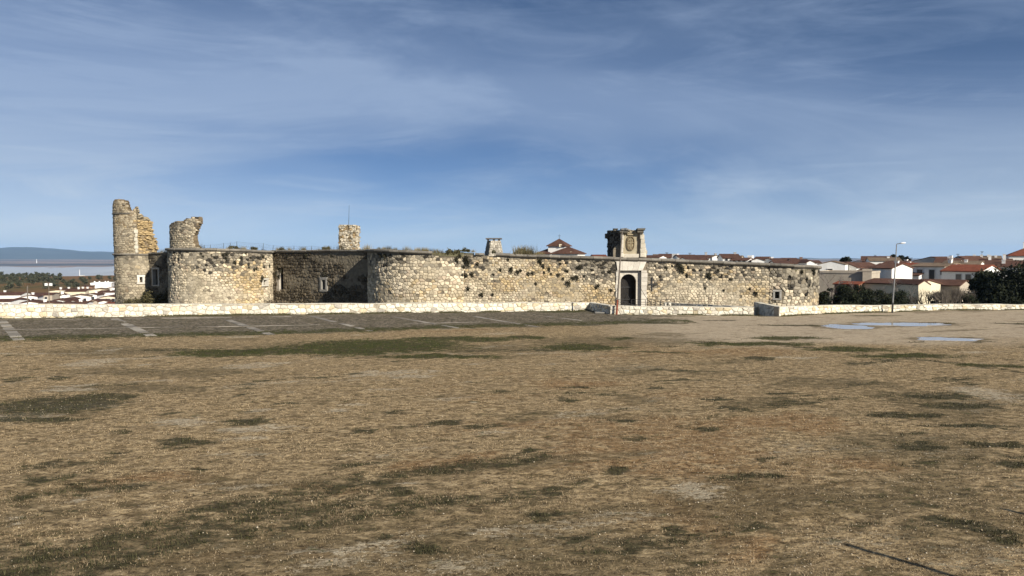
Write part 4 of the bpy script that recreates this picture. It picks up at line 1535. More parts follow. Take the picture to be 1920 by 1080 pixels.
# --- heraldic block above the gate
A_, B_ = gf(s_of(1163), -0.05, 0)[:2], gf(s_of(1207), -0.05, 0)[:2]
zH0 = gtop(sA) - 0.05
Zp = lambda y: Z_(y, 78.4)
crest = empty('crest_block', (A_[0], A_[1], zH0))
crest.parent = castle
crest.location = WLOC[castle].inverted() @ Vector((A_[0], A_[1], zH0))
crest['label'] = 'ruined block over the gate carrying a carved shield'
# wall of dark stones running back on the left
back = [(A_[0] + 0.02, A_[1] + 0.5), (B_[0] - .1, B_[1] + 0.5), (B_[0] - .2, 83.2), (X_(1139, 83), 83.0)]
zb_ = [Zp(431), Zp(431), Zp(440), Z_(432, 83)]
blk = block_ruin('rear_wall', crest, back, zH0 - .1, lambda i: zb_[i], colw((0.13, 0.115, 0.09), 0.5, 1.2, (0.06, 0.05, 0.04), 0.4), 41, proud=(0.03, 0.16), sides=(0, 3), mt=MORTAR)
# cornice stones jutting out at the top left
for (x0, x1, y0, y1, Y) in ((1135, 1150, 447, 438, 82.6), (1144, 1162, 437, 432, 81.6), (1150, 1158, 431, 428, 81.3), (1141, 1147, 436, 433, 82.4)):
    mm = MB()
    mm.cbox(X_(x0, Y), X_(x1, Y), Y - 0.3, Y + 0.7, Z_(y0, Y), Z_(y1, Y), .05, (0.10, 0.09, 0.07), None, .04, rg)
    mm.build('jutting_stone', ASHLAR, crest, colored=True)
mm = MB()      # half buttress at the left with a little sloped cap
mm.box(s_of(1150), s_of(1163), 0.35, 1.6, zH0, Zp(467), fr=gf)
mm.add([gf(s_of(1150), .3, Zp(467)), gf(s_of(1164), .3, Zp(467)), gf(s_of(1164), 1.6, Zp(467)), gf(s_of(1150), 1.6, Zp(467)), gf(s_of(1160), .5, Zp(457)), gf(s_of(1164), .5, Zp(457)), gf(s_of(1164), 1.5, Zp(457)), gf(s_of(1160), 1.5, Zp(457))],
       [(0, 1, 5, 4), (1, 2, 6, 5), (2, 3, 7, 6), (3, 0, 4, 7), (4, 5, 6, 7)])
mm.build('buttress', MORTAR, crest)


def ash(name, x0, x1, y0, y1, d0, d1, col, b=.03, parent=crest):
    q = MB()
    q.cbox(s_of(x0), s_of(x1), d0, d1, Zp(y0), Zp(y1), b, col, gf, 0.0 if name in ('panel', 'base_course') else 0.05, rg)
    return q.build(name, ASHLAR, parent, colored=True)


panel = ash('panel', 1168, 1196, 482, 433, 0.12, 0.5, (0.36, 0.31, 0.215), .02)
panel['label'] = 'pale panel with the carved coat of arms'
for i in range(6):
    k = rg.uniform(0.85, 1.05)
    y0 = 482 - i * 8.4
    ash('pilaster_stone', 1163.5, 1168.2, y0, y0 - 8.2, -0.22, 0.45, (0.56 * k, 0.51 * k, 0.42 * k), .02)
    ash('pilaster_stone', 1200 + rg.uniform(-.4, .4), 1205.5 + rg.uniform(-1, 1.5) + (3.5 if i < 3 else 0), y0, y0 - 8.2, -0.26, 0.5, (0.53 * k, 0.48 * k, 0.38 * k), .03)
ash('pilaster_stone', 1195.5, 1200.5, 482, 432, 0.06, 0.5, (0.30, 0.24, 0.17), .02)  # set-back strip, coloured darker to stand for the recess shadow
ash('base_course', 1166, 1198, 483.5, 476, -0.12, 0.4, (0.50, 0.45, 0.36), .04)
ash('broken_stone', 1205, 1212, 483, 468, -0.1, 0.6, (0.42, 0.37, 0.28), .08)
ash('broken_stone', 1206, 1210, 468, 457, -0.05, 0.6, (0.33, 0.29, 0.22), .08)
ash('cornice_end', 1160, 1176, 437, 432, -0.50, 0.7, (0.10, 0.09, 0.07), .05)
ash('cornice_end', 1163, 1174, 432, 428.5, -0.62, 0.7, (0.12, 0.105, 0.085), .05)
ash('cornice_end', 1193, 1206, 437, 432.5, -0.50, 0.7, (0.13, 0.115, 0.09), .05)
ash('cornice_end', 1193, 1208, 432.5, 429, -0.62, 0.7, (0.11, 0.10, 0.08), .05)
for (x0, x1, y0, y1, d0, k) in ((1176, 1182, 433, 430, -.1, .3), (1183, 1192, 433.5, 431, 0.0, .34), (1151, 1156, 433, 429, 1.5, .1), (1209, 1213, 477, 470, -.02, .3), (1204, 1209, 457, 449, -.1, .34), (1203, 1208, 448, 441, -.05, .25), (1146, 1150, 441, 437, 3.0, .08)):
    ash('broken_stone', x0, x1, y0, y1, d0, d0 + .6, (k, k * .88, k * .68), .06)
# shield
sh = MB()
cxs, czs, hw, hh = s_of(1182), Zp(456), 7.6 * PXM, 13.5 * PXM
N = 28
ro, ri = [], []
for i in range(N):
    th = 2 * math.pi * i / N
    w = hw * math.copysign(abs(math.cos(th)) ** 0.7, math.cos(th))
    h = hh * math.copysign(abs(math.sin(th)) ** 0.8, math.sin(th))
    ro.append((cxs + w, czs + h))
    ri.append((cxs + w * .82, czs + h * .86))
v = [gf(s, 0.13, z) for s, z in ro] + [gf(s, -0.02, z) for s, z in ro] + [gf(s, -0.05, z) for s, z in ri] + [gf(s, 0.04, z) for s, z in ri]
f = [(a + i, a + (i + 1) % N, a + N + (i + 1) % N, a + N + i) for a in (0, N, 2 * N) for i in range(N)] + [tuple(3 * N + i for i in range(N))[::-1]]
f = [tuple(reversed(q)) for q in f]
shield = obj('shield', v, f, ASHLAR, panel, [(0.20, 0.155, 0.095)] * len(f))
mm = MB()
mm.box(cxs - .03, cxs + .03, -0.03, 0.05, czs - hh * .8, czs + hh * .8, (0.36, 0.3, 0.19), gf)
mm.box(cxs - hw * .78, cxs + hw * .78, -0.025, 0.05, czs + .05, czs + .11, (0.36, 0.3, 0.19), gf)
for (a, b) in ((-.4, .45), (.42, .42), (-.4, -.3), (.4, -.35)):       # worn charges in the quarters
    for q in range(3):
        c0, d0 = cxs + a * hw + rg.uniform(-.05, .05), czs + b * hh + rg.uniform(-.08, .08)
        mm.cbox(c0 - .06, c0 + .06, -0.02, 0.05, d0 - .08, d0 + .08, .02, (0.35, 0.29, 0.18), gf)
mm.build('shield_charges', ASHLAR, panel, colored=True)
mm = MB()      # crown: band and five points
zc_ = Zp(441)
mm.cbox(cxs - hw * .8, cxs + hw * .8, -.06, .13, zc_, zc_ + .12, .02, (0.36, 0.3, 0.2), gf)
for i in range(5):
    c0 = cxs + hw * (-.75 + .375 * i)
    mm.cbox(c0 - .06, c0 + .06, -.05, .13, zc_ + .12, zc_ + .24 + .08 * (i % 2 == 0), .03, (0.34, 0.28, 0.19), gf)
mm.build('crown', ASHLAR, panel, colored=True)

# ------------------------------------------------------------------ hand out the castle's stones
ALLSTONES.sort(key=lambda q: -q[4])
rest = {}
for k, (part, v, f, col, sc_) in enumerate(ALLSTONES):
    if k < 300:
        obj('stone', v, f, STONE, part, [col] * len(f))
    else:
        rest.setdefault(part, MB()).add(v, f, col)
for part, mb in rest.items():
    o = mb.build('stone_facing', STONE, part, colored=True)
    o['kind'] = 'stuff'

# ------------------------------------------------------------------ parapet walls
def parapet(name, pts, topfn, label, seed, thick=0.55, cw=0.50, ch=0.31, zb=-0.25, group='low limestone parapet walls round the castle', capends=True):
    pth, L = poly_path(pts)
    a = pts[0]
    top0 = topfn
    topfn = lambda s: top0(s) + 0.05 * (float(fbm(s * 0.9 + seed, 0, seed, 3)) - 0.5) * 2 * (1 if L > 9 else 0.4)
    root = empty(name, (sum(p[0] for p in pts) / len(pts), sum(p[1] for p in pts) / len(pts), 0), label, 'wall', group)
    core = wall_part('wall_core', root, pth, L, -3.0, lambda s: topfn(s) - 0.005, thick, (), 1.6, WMORTAR)
    st = []

    def colf(s, z, top, rg):
        c = np.array((0.70, 0.65, 0.53)) if rg.random() < 0.8 else (np.array((0.64, 0.54, 0.36)) if rg.random() < 0.75 else np.array((0.46, 0.42, 0.35)))
        return tuple(float(q) for q in np.clip(c * rg.uniform(0.82, 1.12), 0.05, 0.75))
    clad(core, pth, L, zb, lambda s: topfn(s) + 0.015, cw, ch, colf, seed, proud=(0.025, 0.08), gap=0.022, miss=0.006, store=st)
    st.sort(key=lambda q: -q[4])
    rest_ = MB()
    for k, (p, v, f, col, _) in enumerate(st):
        if k < 300:
            obj('stone', v, f, STONE, core, [col] * len(f))
        else:
            rest_.add(v, f, col)
    if rest_.v:
        rest_.build('stone_facing', STONE, core, colored=True)['kind'] = 'stuff'
    # mortared coping on top
    rg = random.Random(seed + 5)
    s = 0.0
    cop = MB()
    while s < L - 0.05:
        e = min(L, s + rg.uniform(0.9, 1.5))
        x0, y0, nx, ny = pth(s + .01)
        x1, y1, _, _ = pth(e - .01)
        z0, z1 = topfn(s), topfn(e)
        t = 0.045 + rg.uniform(0, .03)
        q = [(x0 + nx * .04, y0 + ny * .04), (x1 + nx * .04, y1 + ny * .04), (x1 - nx * (thick + .02), y1 - ny * (thick + .02)), (x0 - nx * (thick + .02), y0 - ny * (thick + .02))]
        zz = [z0, z1, z1, z0]
        k = rg.uniform(.85, 1.08)
        cop.add([(a_[0], a_[1], h) for a_, h in zip(q, zz)] + [(a_[0], a_[1], h + t) for a_, h in zip(q, zz)], [(3, 2, 1, 0), (4, 5, 6, 7), (0, 1, 5, 4), (1, 2, 6, 5), (2, 3, 7, 6), (3, 0, 4, 7)], (0.60 * k, 0.55 * k, 0.44 * k))
        s = e
    cop.build('coping', STONE, root, colored=True)
    return root


LL = math.dist((-41, 59.3), (7.2, 68))
parapet('parapet_wall', [(-58, 56.1), (-41, 59.3), (7.2, 68.0)], lin([(0, 1.1), (17.3, 1.04), (17.3 + LL, 0.66)]), 'long sunlit parapet wall behind the cobbled bays on the left', 501)
# return in shade that steps forward, then the front stretch before the gate
parapet('parapet_wall', [(7.0, 68.6), (8.4, 63.75)], lambda s: 0.66, 'short shaded return wall left of the floodlight pole', 502, 0.5)
parapet('parapet_wall', [(8.45, 63.6), (20.3, 61.9)], lin([(0, 0.64), (12, 0.67)]), 'sunlit parapet stretch directly in front of the gate', 503, 0.5, 0.46, 0.30)
parapet('parapet_wall', [(22.15, 67.5), (22.12, 61.4)], lambda s: 0.73, 'shaded side wall of the gap in the parapet', 504, 0.5)
parapet('parapet_wall', [(22.1, 61.1)] + [(26.5, 63.7), (30.0, 65.0), (33.9, 66.0), (39.6, 68.2), (47.3, 68.6), (60, 70.5)], lin([(0, 0.73), (12, 0.56), (26, 0.45), (60, 0.4)]),
        'low sunlit parapet wall running behind the lamp post to the right edge', 505, 0.5, 0.46, 0.28)
# low kerb wall of the bridge, in its own shade
parapet('bridge_wall', [(15.4, 74.4), (21.7, 65.8)], lambda s: 0.28 + s * 0.01, 'low dark kerb wall between the gate bridge and the parapet', 506, 0.4, 0.5, 0.3, zb=-0.8, group=None)

def foot_weeds():
    n = 26000
    x = NP.uniform(-46, 52, n)
    dens = fbm(x * 0.6, x * 0, 150, 4)
    keep = (NP.random(n) < sstep(0.36, 0.62, dens)) & ~((x > 7) & (x < 8.6)) & ~((x > 20.2) & (x < 22.3))
    x = x[keep]
    n = len(x)
    y = yedge(x) - 0.06 - np.abs(NP.normal(0, 0.16, n))
    z = plaza_z(x, y)
    L = NP.uniform(0.05, 0.2, n)
    W = NP.uniform(0.012, 0.03, n)
    th, lean = NP.uniform(0, 6.28, n), NP.uniform(0.1, 1.2, n)
    dx, dy = np.cos(th), np.sin(th)
    V = np.stack([np.stack([x - W, y, z - .01], -1), np.stack([x + W, y, z - .01], -1), np.stack([x + dx * L * np.sin(lean), y + dy * L * np.sin(lean) * .5, z + L * np.cos(lean)], -1)], 1).reshape(-1, 3)
    a = NP.random((n, 1))
    C = (1 - a) * np.array([[0.03, 0.032, 0.012]]) + a * np.array([[0.12, 0.105, 0.05]])
    o = put('wall_foot_weeds', fan_mesh('wall_foot_weeds', V, np.arange(3 * n).reshape(-1, 3), C, STRAW))
    tag(o, 'fringe of low weeds along the foot of the parapet walls', 'weeds', kind='stuff')


foot_weeds()

# ------------------------------------------------------------------ bridge deck, railing
br = empty('footbridge', (12.5, 71, -0.42), 'short bridge to the gate with dark iron railing', 'bridge')
m = MB()
m.box(10.6, 15.2, 64.6, 78.2, -0.62, -0.43)
m.build('deck', mat('bridge_paving', (0.28, 0.24, 0.18), noise=[(2, .3), (9, .2)]), br)
for xx in (10.9, 14.2):
    for k in range(6):
        y = 66.5 + k * 2.2
        m = MB()
        m.tube([(xx, y, -0.45), (xx, y, 0.62)], [0.035, 0.035], 6)
        m.build('railing_post', IRON, br)
for xx in (10.9, 14.2):
    for z in (-0.1, 0.12, 0.34, 0.58):
        m = MB()
        m.tube([(xx, 66.5, z), (xx, 77.5, z)], [0.022, 0.022], 5)
        m.build('railing_bar', IRON, br)
# front railing across the bridge head
for z in (0.15, 0.38, 0.62):
    m = MB()
    m.tube([(12.0, 74.2, z), (16.3, 74.0, z)], [0.022, 0.022], 5)
    m.build('railing_bar', IRON, br)
for x in (12.0, 13.4, 14.9, 16.3):
    m = MB()
    m.tube([(x, 74.2 - (x - 12) * .046, -0.45), (x, 74.2 - (x - 12) * .046, 0.64)], [0.03, 0.03], 6)
    m.build('railing_post', IRON, br)
for k, x in enumerate((15.0, 15.45)):
    m = MB()
    m.cbox(x - .12, x + .12, 72.2, 72.5, -0.5, 0.42, .02, (0.6, 0.56, 0.46))
    o = m.build('stone_bollard', ASHLAR, colored=True)
    tag(o, ('left' if k == 0 else 'right') + ' one of two pale stubby stone posts by the gate bridge railing', 'bollard', 'stone posts by the gate bridge')

# ------------------------------------------------------------------ cobbled bays: pale slab strips
bays = put('paved_bays', None) if False else empty('paved_bays', (-15, 54, 0))
bays['kind'] = 'structure'
STRIPS = [((2, 600), (38, 640), 0.62), ((214, 597.5), (285, 630), 0.62), ((428, 600), (510, 628), 0.5), ((585, 593), (697, 621), 0.42), ((735, 593.5), (862, 615.5), 0.34), ((880, 592), (1008, 613), 0.34), ((1000, 590), (1090, 601), 0.3), ((-215, 602), (-205, 648), 0.6)]
rg = random.Random(99)


def slab(a, b, w, parent, t=0.012):
    """flat slab from a to b (ground points), width w"""
    a, b = Vector((*a, 0)), Vector((*b, 0))
    d = (b - a).normalized()
    n_ = Vector((-d.y, d.x, 0)) * w / 2
    z0, z1 = -0.06, t
    k = rg.uniform(0.45, 1.0)
    v = []
    for z, e in ((z0, 0), (z1 - .012, 0), (z1, .015)):
        ti = rg.uniform(-.006, .006)
        for p, s1, s2 in ((a, 1, -1), (b, -1, -1), (b, -1, 1), (a, 1, 1)):
            q = p + d * e * s1 + n_ * s2 * (1 - e * 2 / w)
            v.append((q.x, q.y, z + ti))
    f = [(8, 9, 10, 11)] + [(r + i, r + (i + 1) % 4, r + 4 + (i + 1) % 4, r + 4 + i) for r in (0, 4) for i in range(4)]
    obj('paving_slab', v, f, SLAB, parent, [(0.36 * k, 0.32 * k, 0.26 * k)] * len(f))


for (p, q, w) in STRIPS:
    a, b = Vector((*G(*p), 0)), Vector((*G(*q), 0))
    L = (b - a).length
    s = 0
    while s < L - 0.2:
        e = min(L, s + rg.uniform(0.8, 1.3))
        pa, pb = a.lerp(b, (s + .015) / L), a.lerp(b, (e - .015) / L)
        if rg.random() < 0.86:
            slab(pa.xy, pb.xy, w * rg.uniform(.93, 1.05), bays)
        s = e
# thin kerb line across the bays, and along the foot of the wall
for pts, w, drop in (([(-120, 620), (30, 618), (320, 613.5), (640, 608.5), (800, 606), (900, 604)], 0.17, 0.12), ([(-60, 600.5), (200, 598), (400, 595.6), (640, 592)], 0.22, 0.15)):
    P = [Vector((*G(*p), 0)) for p in pts]
    for a, b in zip(P[:-1], P[1:]):
        L = (b - a).length
        s = 0
        while s < L - .1:
            e = min(L, s + rg.uniform(1.0, 1.8))
            if rg.random() > drop:
                slab(a.lerp(b, (s + .01) / L).xy, a.lerp(b, (e - .01) / L).xy, w, bays, 0.012)
            s = e

# ------------------------------------------------------------------ lamp post, floodlight pole, lookout railing
lx, ly = G(1673, 586.5)
lamp = empty('lamp_post', (lx, ly, 0), 'tall slim street lamp with one arm standing before the right parapet', 'street lamp')
zt = Z_(457, ly)
m = MB()
m.tube([(lx, ly, -0.1), (lx + .02, ly, 0.9)], [0.085, 0.085], 8)
m.build('base_sleeve', IRON, lamp)
m = MB()
m.tube([(lx + .02, ly, 0.88), (lx + .13, ly, zt * .5), (lx + .25, ly, zt - .1), (lx + .29, ly, zt)], [0.07, 0.058, 0.042, 0.04], 8)
m.build('pole', STEEL, lamp)
m = MB()
m.tube([(lx + .28, ly, zt - .02), (lx + .6, ly + .02, zt + 0.03)], [0.035, 0.03], 6)
m.build('arm', IRON, lamp)
m = MB()
for (a, b, h, d, z) in ((0.45, 0.62, .05, .05, .0), (0.62, 0.85, .09, .10, .01), (0.85, 1.02, .07, .08, .02), (1.02, 1.08, .03, .04, .03)):
    pass
prof = [(0.42, 0.04, 0.03), (0.55, 0.10, 0.06), (0.75, 0.13, 0.075), (0.95, 0.11, 0.06), (1.06, 0.03, 0.02)]
v, f = [], []
for (xx, hw_, hh_) in prof:
    for i in range(8):
        th = 2 * math.pi * i / 8
        v.append((lx + .25 + xx * .75, ly + hw_ * math.cos(th), zt + .03 + xx * .05 + hh_ * math.sin(th)))
for i in range(len(prof) - 1):
    for j in range(8):
        f.append((i * 8 + j, i * 8 + (j + 1) % 8, (i + 1) * 8 + (j + 1) % 8, (i + 1) * 8 + j))
f += [tuple(range(8))[::-1], tuple(32 + j for j in range(8))]
obj('lamp_head', v, f, WHITEMETAL, lamp, smooth=True)

# floodlight pole at the gate
px_, py_ = G(1156.5, 590)
py_ = 63.2
px_ = X_(1156.5, py_)
fp = empty('floodlight_pole', (px_, py_, 0), 'thin pole with rust red foot and floodlights before the gate', 'pole')
ztop_ = Z_(433, py_)
dx_ = X_(1166, py_) - px_
m = MB()
m.tube([(px_, py_, -.1), (px_ + dx_ * .17, py_, 1.25)], [0.085, 0.08], 8)
m.build('painted_foot', RUST, fp)
m = MB()
m.tube([(px_ + dx_ * .16, py_, 1.2), (px_ + dx_ * .6, py_, ztop_ * .6), (px_ + dx_, py_, ztop_)], [0.075, 0.06, 0.05], 8)
m.build('pole', GREYWOODPOLE, fp)
m = MB()
m.tube([(px_ + dx_ - .12, py_, ztop_ - .05), (px_ + dx_ + .55, py_, ztop_ + .05)], [0.03, 0.03], 5)
m.build('bracket', STEEL, fp)
for k in (0.02, 0.38):
    m = MB()
    x0 = px_ + dx_ + k
    m.cbox(x0 - .15, x0 + .15, py_ - .18, py_ + .12, ztop_ + .06, ztop_ + .20, .05)
    m.build('floodlight', STEEL, fp)
# stone seat at the shaded return
m = MB()
bx_, by_ = G(1133, 588)
m.cbox(bx_ - .8, bx_ + .5, by_, by_ + .4, 0, 0.14, .03, (0.2, 0.19, 0.17), jit=.02, rg=rg)
m.cbox(bx_ + .15, bx_ + .45, by_ - .12, by_ + .15, 0, 0.30, .05, (0.62, 0.57, 0.48), jit=.03, rg=rg)
o = m.build('fallen_stones', ASHLAR, colored=True)
tag(o, 'grey slab with a pale stone block at the foot of the shaded return wall', 'stone')

# lookout terrace under the viewer; its railing posts throw the two long shadows at the lower right
TZ = 3.35
ter = [(-40, -17.4), (-0.5, 0.35), (20, 9.6), (45, 20.8), (45, -50), (-40, -50)]
v = [(x, y, -0.4) for x, y in ter] + [(x, y, TZ) for x, y in ter]
n = len(ter)
f = [tuple(range(n, 2 * n))[::-1], tuple(range(n))] + [(i, (i + 1) % n, n + (i + 1) % n, n + i)[::-1] for i in range(n)]
o = obj('terrace', v, f, mat('terrace_concrete', (0.3, 0.28, 0.25), noise=[(1, .2), (8, .15)]))
tag(o, kind='structure')
sh_h = TZ + 1.0
Lsh = sh_h / math.tan(SUN_EL)
for (tx, ty, lab) in ((*G(1576, 1018), 'nearer'), (*G(1874, 952), 'farther')):
    bx0, by0 = tx + math.sin(SUN_AZ) * Lsh, ty - math.cos(SUN_AZ) * Lsh
    m = MB()
    m.tube([(bx0, by0, TZ - .2), (bx0, by0, TZ + .95), (bx0, by0, TZ + 1.0)], [0.06, 0.06, 0.03], 8)
    o = m.build('railing_post', IRON)
    tag(o, lab + ' iron terrace post that throws a long thin shadow at the lower right', 'post', 'terrace posts at the right')

# ------------------------------------------------------------------ wire fence on the left bastion
fz = 5.55
FP = [(374, 462, 96), (384, 459.5, 96), (395, 459, 96.5), (419, 456, 97), (433, 455, 97), (446, 453, 97.5), (494, 456, 98), (512, 460, 99), (552, 461, 97), (584, 461, 95), (626, 463, 92.5)]
fen = empty('wire_fence', (X_(446, 97), 97, 5.5), 'sagging wire mesh fence along the top of the castle walls', 'fence')
tops = []
for k, (x, y, Y) in enumerate(FP):
    X = X_(x, Y)
    z = Z_(y, Y)
    lean = rg.uniform(-.1, .1)
    m = MB()
    m.tube([(X, Y, 5.2), (X + lean, Y, z)], [0.03, 0.026], 5)
    m.build('fence_post', IRON, fen)
    tops.append(Vector((X + lean, Y, z)))
m = MB()
for a, b in zip(tops[:-1], tops[1:]):
    for fr_ in (0.0, 0.33, 0.66):
        A0 = a.lerp(Vector((a.x, a.y, 5.3)), fr_)
        B0 = b.lerp(Vector((b.x, b.y, 5.3)), fr_)
        pts = [A0.lerp(B0, i / 5) - Vector((0, 0, .10 * math.sin(math.pi * i / 5))) for i in range(6)]
        m.tube(pts, [0.008] * 6, 3, cap=False)
    L = (b - a).length
    nn = int(L / 0.22)
    for i in range(nn):
        for sgn in (0, 1):
            t0, t1 = i / nn, min(1, (i + 2.2) / nn)
            if sgn:
                t0, t1 = t1, t0
            A0 = a.lerp(b, t0)
            B0 = a.lerp(b, t1)
            B0 = Vector((B0.x, B0.y, 5.3))
            m.tube([A0 - Vector((0, 0, .08)), B0], [0.004, 0.004], 3, cap=False)
m.build('wire_mesh', IRON, fen)

# ------------------------------------------------------------------ plants
def leaf_soup(n, pick, size, cols, rg_, tri=True, flat=0.0):
    P = np.array([pick() for _ in range(n)])
    a = rg_.normal(size=(n, 3))
    a /= np.linalg.norm(a, axis=1)[:, None]
    b = rg_.normal(size=(n, 3))
    b -= a * (a * b).sum(1)[:, None]
    b /= np.linalg.norm(b, axis=1)[:, None]
    s = size * rg_.uniform(0.6, 1.4, (n, 1))
    V = np.stack([P - a * s * .5, P + a * s * .5, P + b * s * 0.9], 1).reshape(-1, 3)
    F = np.arange(3 * n).reshape(-1, 3)
    k = rg_.random((n, 1))
    C = np.array([cols[0]]) * (1 - k) + np.array([cols[1]]) * k
    return V, F, C


def crown_mesh(name, n, lobes, size, cols, seed, shell=0.55):
    """leaf-sized faces spread through a set of ellipsoid lobes (cx,cy,cz,rx,ry,rz), thinning towards each centre"""
    g = np.random.default_rng(seed)
    w = np.array([l[3] * l[4] * l[5] for l in lobes])
    w = w ** 0.75
    w /= w.sum()

    def pick():
        l = lobes[g.choice(len(lobes), p=w)]
        d = g.normal(size=3)
        d /= np.linalg.norm(d)
        r = shell + (1 - shell) * g.random() ** 0.6
        r *= 1 + 0.18 * g.normal()
        return (l[0] + d[0] * l[3] * r, l[1] + d[1] * l[4] * r, l[2] + d[2] * l[5] * r)
    V, F, C = leaf_soup(n, pick, size, cols, g)
    return fan_mesh(name, V, F, C, LEAFM)


def tuft_mesh(name, n, h, spread, cols, seed, droop=0.0, width=0.012):
    g = np.random.default_rng(seed)
    V, C = [], []
    for i in range(n):
        x, y = g.normal(size=2) * spread * 0.4
        th = g.uniform(0, 6.28)
        ln = h * g.uniform(.5, 1.15)
        le = g.uniform(0.05, 0.7) + droop
        tip = (x + math.cos(th) * ln * math.sin(le), y + math.sin(th) * ln * math.sin(le), ln * math.cos(le))
        w = width * g.uniform(.6, 1.6)
        V += [(x - w, y, -0.02), (x + w, y, -0.02), tip]
        k = g.random()
        C.append(np.array(cols[0]) * (1 - k) + np.array(cols[1]) * k)
    return fan_mesh(name, np.array(V), np.arange(3 * n).reshape(-1, 3), np.array(C), LEAFM)


# weeds on the wall tops
weedM = [tuft_mesh('weed', 90, 0.6, 0.55, ((0.10, 0.085, 0.04), (0.26, 0.21, 0.11)), 60 + i, width=.014) for i in range(3)]
bushM = [crown_mesh('weed', 260, [(0, 0, .22, .38, .3, .26), (.25, 0, .15, .25, .2, .16)], 0.12, ((0.035, 0.036, 0.016), (0.12, 0.105, 0.05)), 70 + i, 0.3) for i in range(3)]
wp = []
for x in (737, 744, 752, 760, 770, 781, 795, 808, 829, 700, 706, 715, 724, 790, 800, 818):
    wp.append((x, mp, mL, mtop, 0.4, 0, rng.uniform(.5, 1.1)))
for (x, k, s) in ((842, 1, 1.0), (845, 1, 1.2), (853, 1, .8), (860, 1, 1.3), (826, 0, 1.0)):
    wp.append((x, mp, mL, mtop, .2, k, s))
for (x, k, s) in ((878, 1, .7), (886, 0, .7), (872, 1, .9), (973, 0, 1.7), (979, 0, 1.8), (976, 1, 1.3), (991, 0, 1.9), (994, 1, 1.0), (1005, 0, .7), (1009, 0, .8), (1016, 0, .7), (926, 1, .7)):
    wp.append((x, gp, gL, gtop, .35, k, s))
for (x, k, s) in ((610, 0, 1.1), (604, 1, .9), (612, 1, .9), (636, 0, 1.3), (684, 0, 1.3), (525, 1, .9), (566, 0, 1.0), (540, 0, .8), (650, 0, .5), (520, 0, .9), (595, 0, .6)):
    wp.append((x, cp, cL, ctop, .3, k, s))
for (x, k, s) in ((462, 0, .9), (480, 1, 1.0), (486, 1, .9), (435, 1, .9), (443, 1, 1.0), (452, 0, .7), (430, 0, .6), (500, 0, .8), (372, 0, 1.3), (376, 0, 1.2)):
    wp.append((x, lp, lL, ltop, .5, k, s))
for (x, k, s) in ((296, 0, 1.0), (302, 0, 1.1), (307, 0, .8)):
    wp.append((x, bp_, bL, btop, .6, k, s))
WNAME = {mp: 'the middle round bastion', gp: 'the gate wall', cp: 'the dark recessed wall', lp: 'the ochre left bastion', bp_: 'the short wall by the corner tower'}
for i, (x, pth, L, tf, inset, kind, s) in enumerate(wp):
    s0 = s_on(pth, L, x)
    X, Y, nx, ny = pth(s0)
    o = put('weed_clump', (bushM if kind else weedM)[i % 3], None, (X - nx * inset, Y - ny * inset, tf(s0) - (0.02 if inset > .25 else .1)), rng.uniform(0, 6))
    o.scale = (s, s, s)
    if kind:
        tag(o, 'dark bushy weed growing on top of ' + WNAME[pth], 'weed', 'bushy weeds on top of ' + WNAME[pth])
    else:
        tag(o, 'thin dry weed standing up from the top of ' + WNAME[pth], 'weed', 'dry weeds on top of ' + WNAME[pth])

# dark plants rooted in the wall faces
hangM = [crown_mesh('plant', 150, [(0, -.06, 0, .26, .14, .22), (.08, -.05, -.18, .16, .1, .2)], 0.10, ((0.018, 0.017, 0.011), (0.06, 0.054, 0.03)), 80 + i, 0.2) for i in range(3)]


def zones(pth, L, tf, lst, where):
    for (x, y, s) in lst:
        s0 = s_on(pth, L, x)
        X, Y, nx, ny = pth(s0)
        o = put('wall_plant', hangM[rng.randrange(3)], None, (X + nx * .06, Y + ny * .06, Z_(y, Y)), math.atan2(ny, nx) + math.pi / 2)
        k = s * rng.uniform(.55, 1.05)
        o.scale = (k * rng.uniform(.8, 1.3), k, k * rng.uniform(.8, 1.4))
        tag(o, 'small dark plant rooted between stones of ' + where, 'plant', 'dark plants on ' + where)


zones(gp, gL, gtop, [(873, 484, 1.5), (877, 492, 1.3), (870, 488, 1.0), (895, 494, 1.0), (853 + 20, 515, .8), (884, 514, .8), (925, 514, .8), (938, 505, .8), (959, 502, 1.0), (958, 506, 1.0), (976, 506, 1.0), (970, 509, .9), (990, 513, 1.0), (998, 512, 1.0), (1020, 510, .7), (1029, 504, .9),
                      (1050, 494, 1.0), (1062, 507, 1.2), (1085, 501, 1.1), (1074, 521, 1.0), (1081, 520, 1.0), (1065, 530, 1.0), (1056, 522, .8), (1047, 515, .8), (1005, 531, .5), (903, 552, 1.0), (924, 552, .7), (877, 540, .8), (1117, 538, 1.0), (1121, 535, .8), (1145, 543, .8), (1143, 509, 1.0), (953, 486, 1.1), (1012, 488, 1.2), (1018, 498, 1.0),
                      (1248, 502, 1.2), (1272, 497, 1.5), (1276, 503, 1.5), (1279, 508, 1.1), (1287, 515, 1.0), (1328, 516, 1.1), (1331, 519, .9), (1353, 515, .7), (1370, 523, .8), (1322, 540, .6), (1406, 541, .6), (1417, 549, 1.1), (1357, 544, .5), (1346, 506, .6), (1260, 498, .8), (1228, 498, .6), (1371, 498, .6), (966, 515, .6), (1033, 513, .6), (1095, 517, .6)], 'the sunlit gate wall')
zones(mp, mL, mtop, [(714, 478, 1.1), (722, 479, .8), (855, 486, 1.2), (862, 480, 1.2), (868, 500, 1.1), (866, 515, 1.0)], 'the middle round bastion')
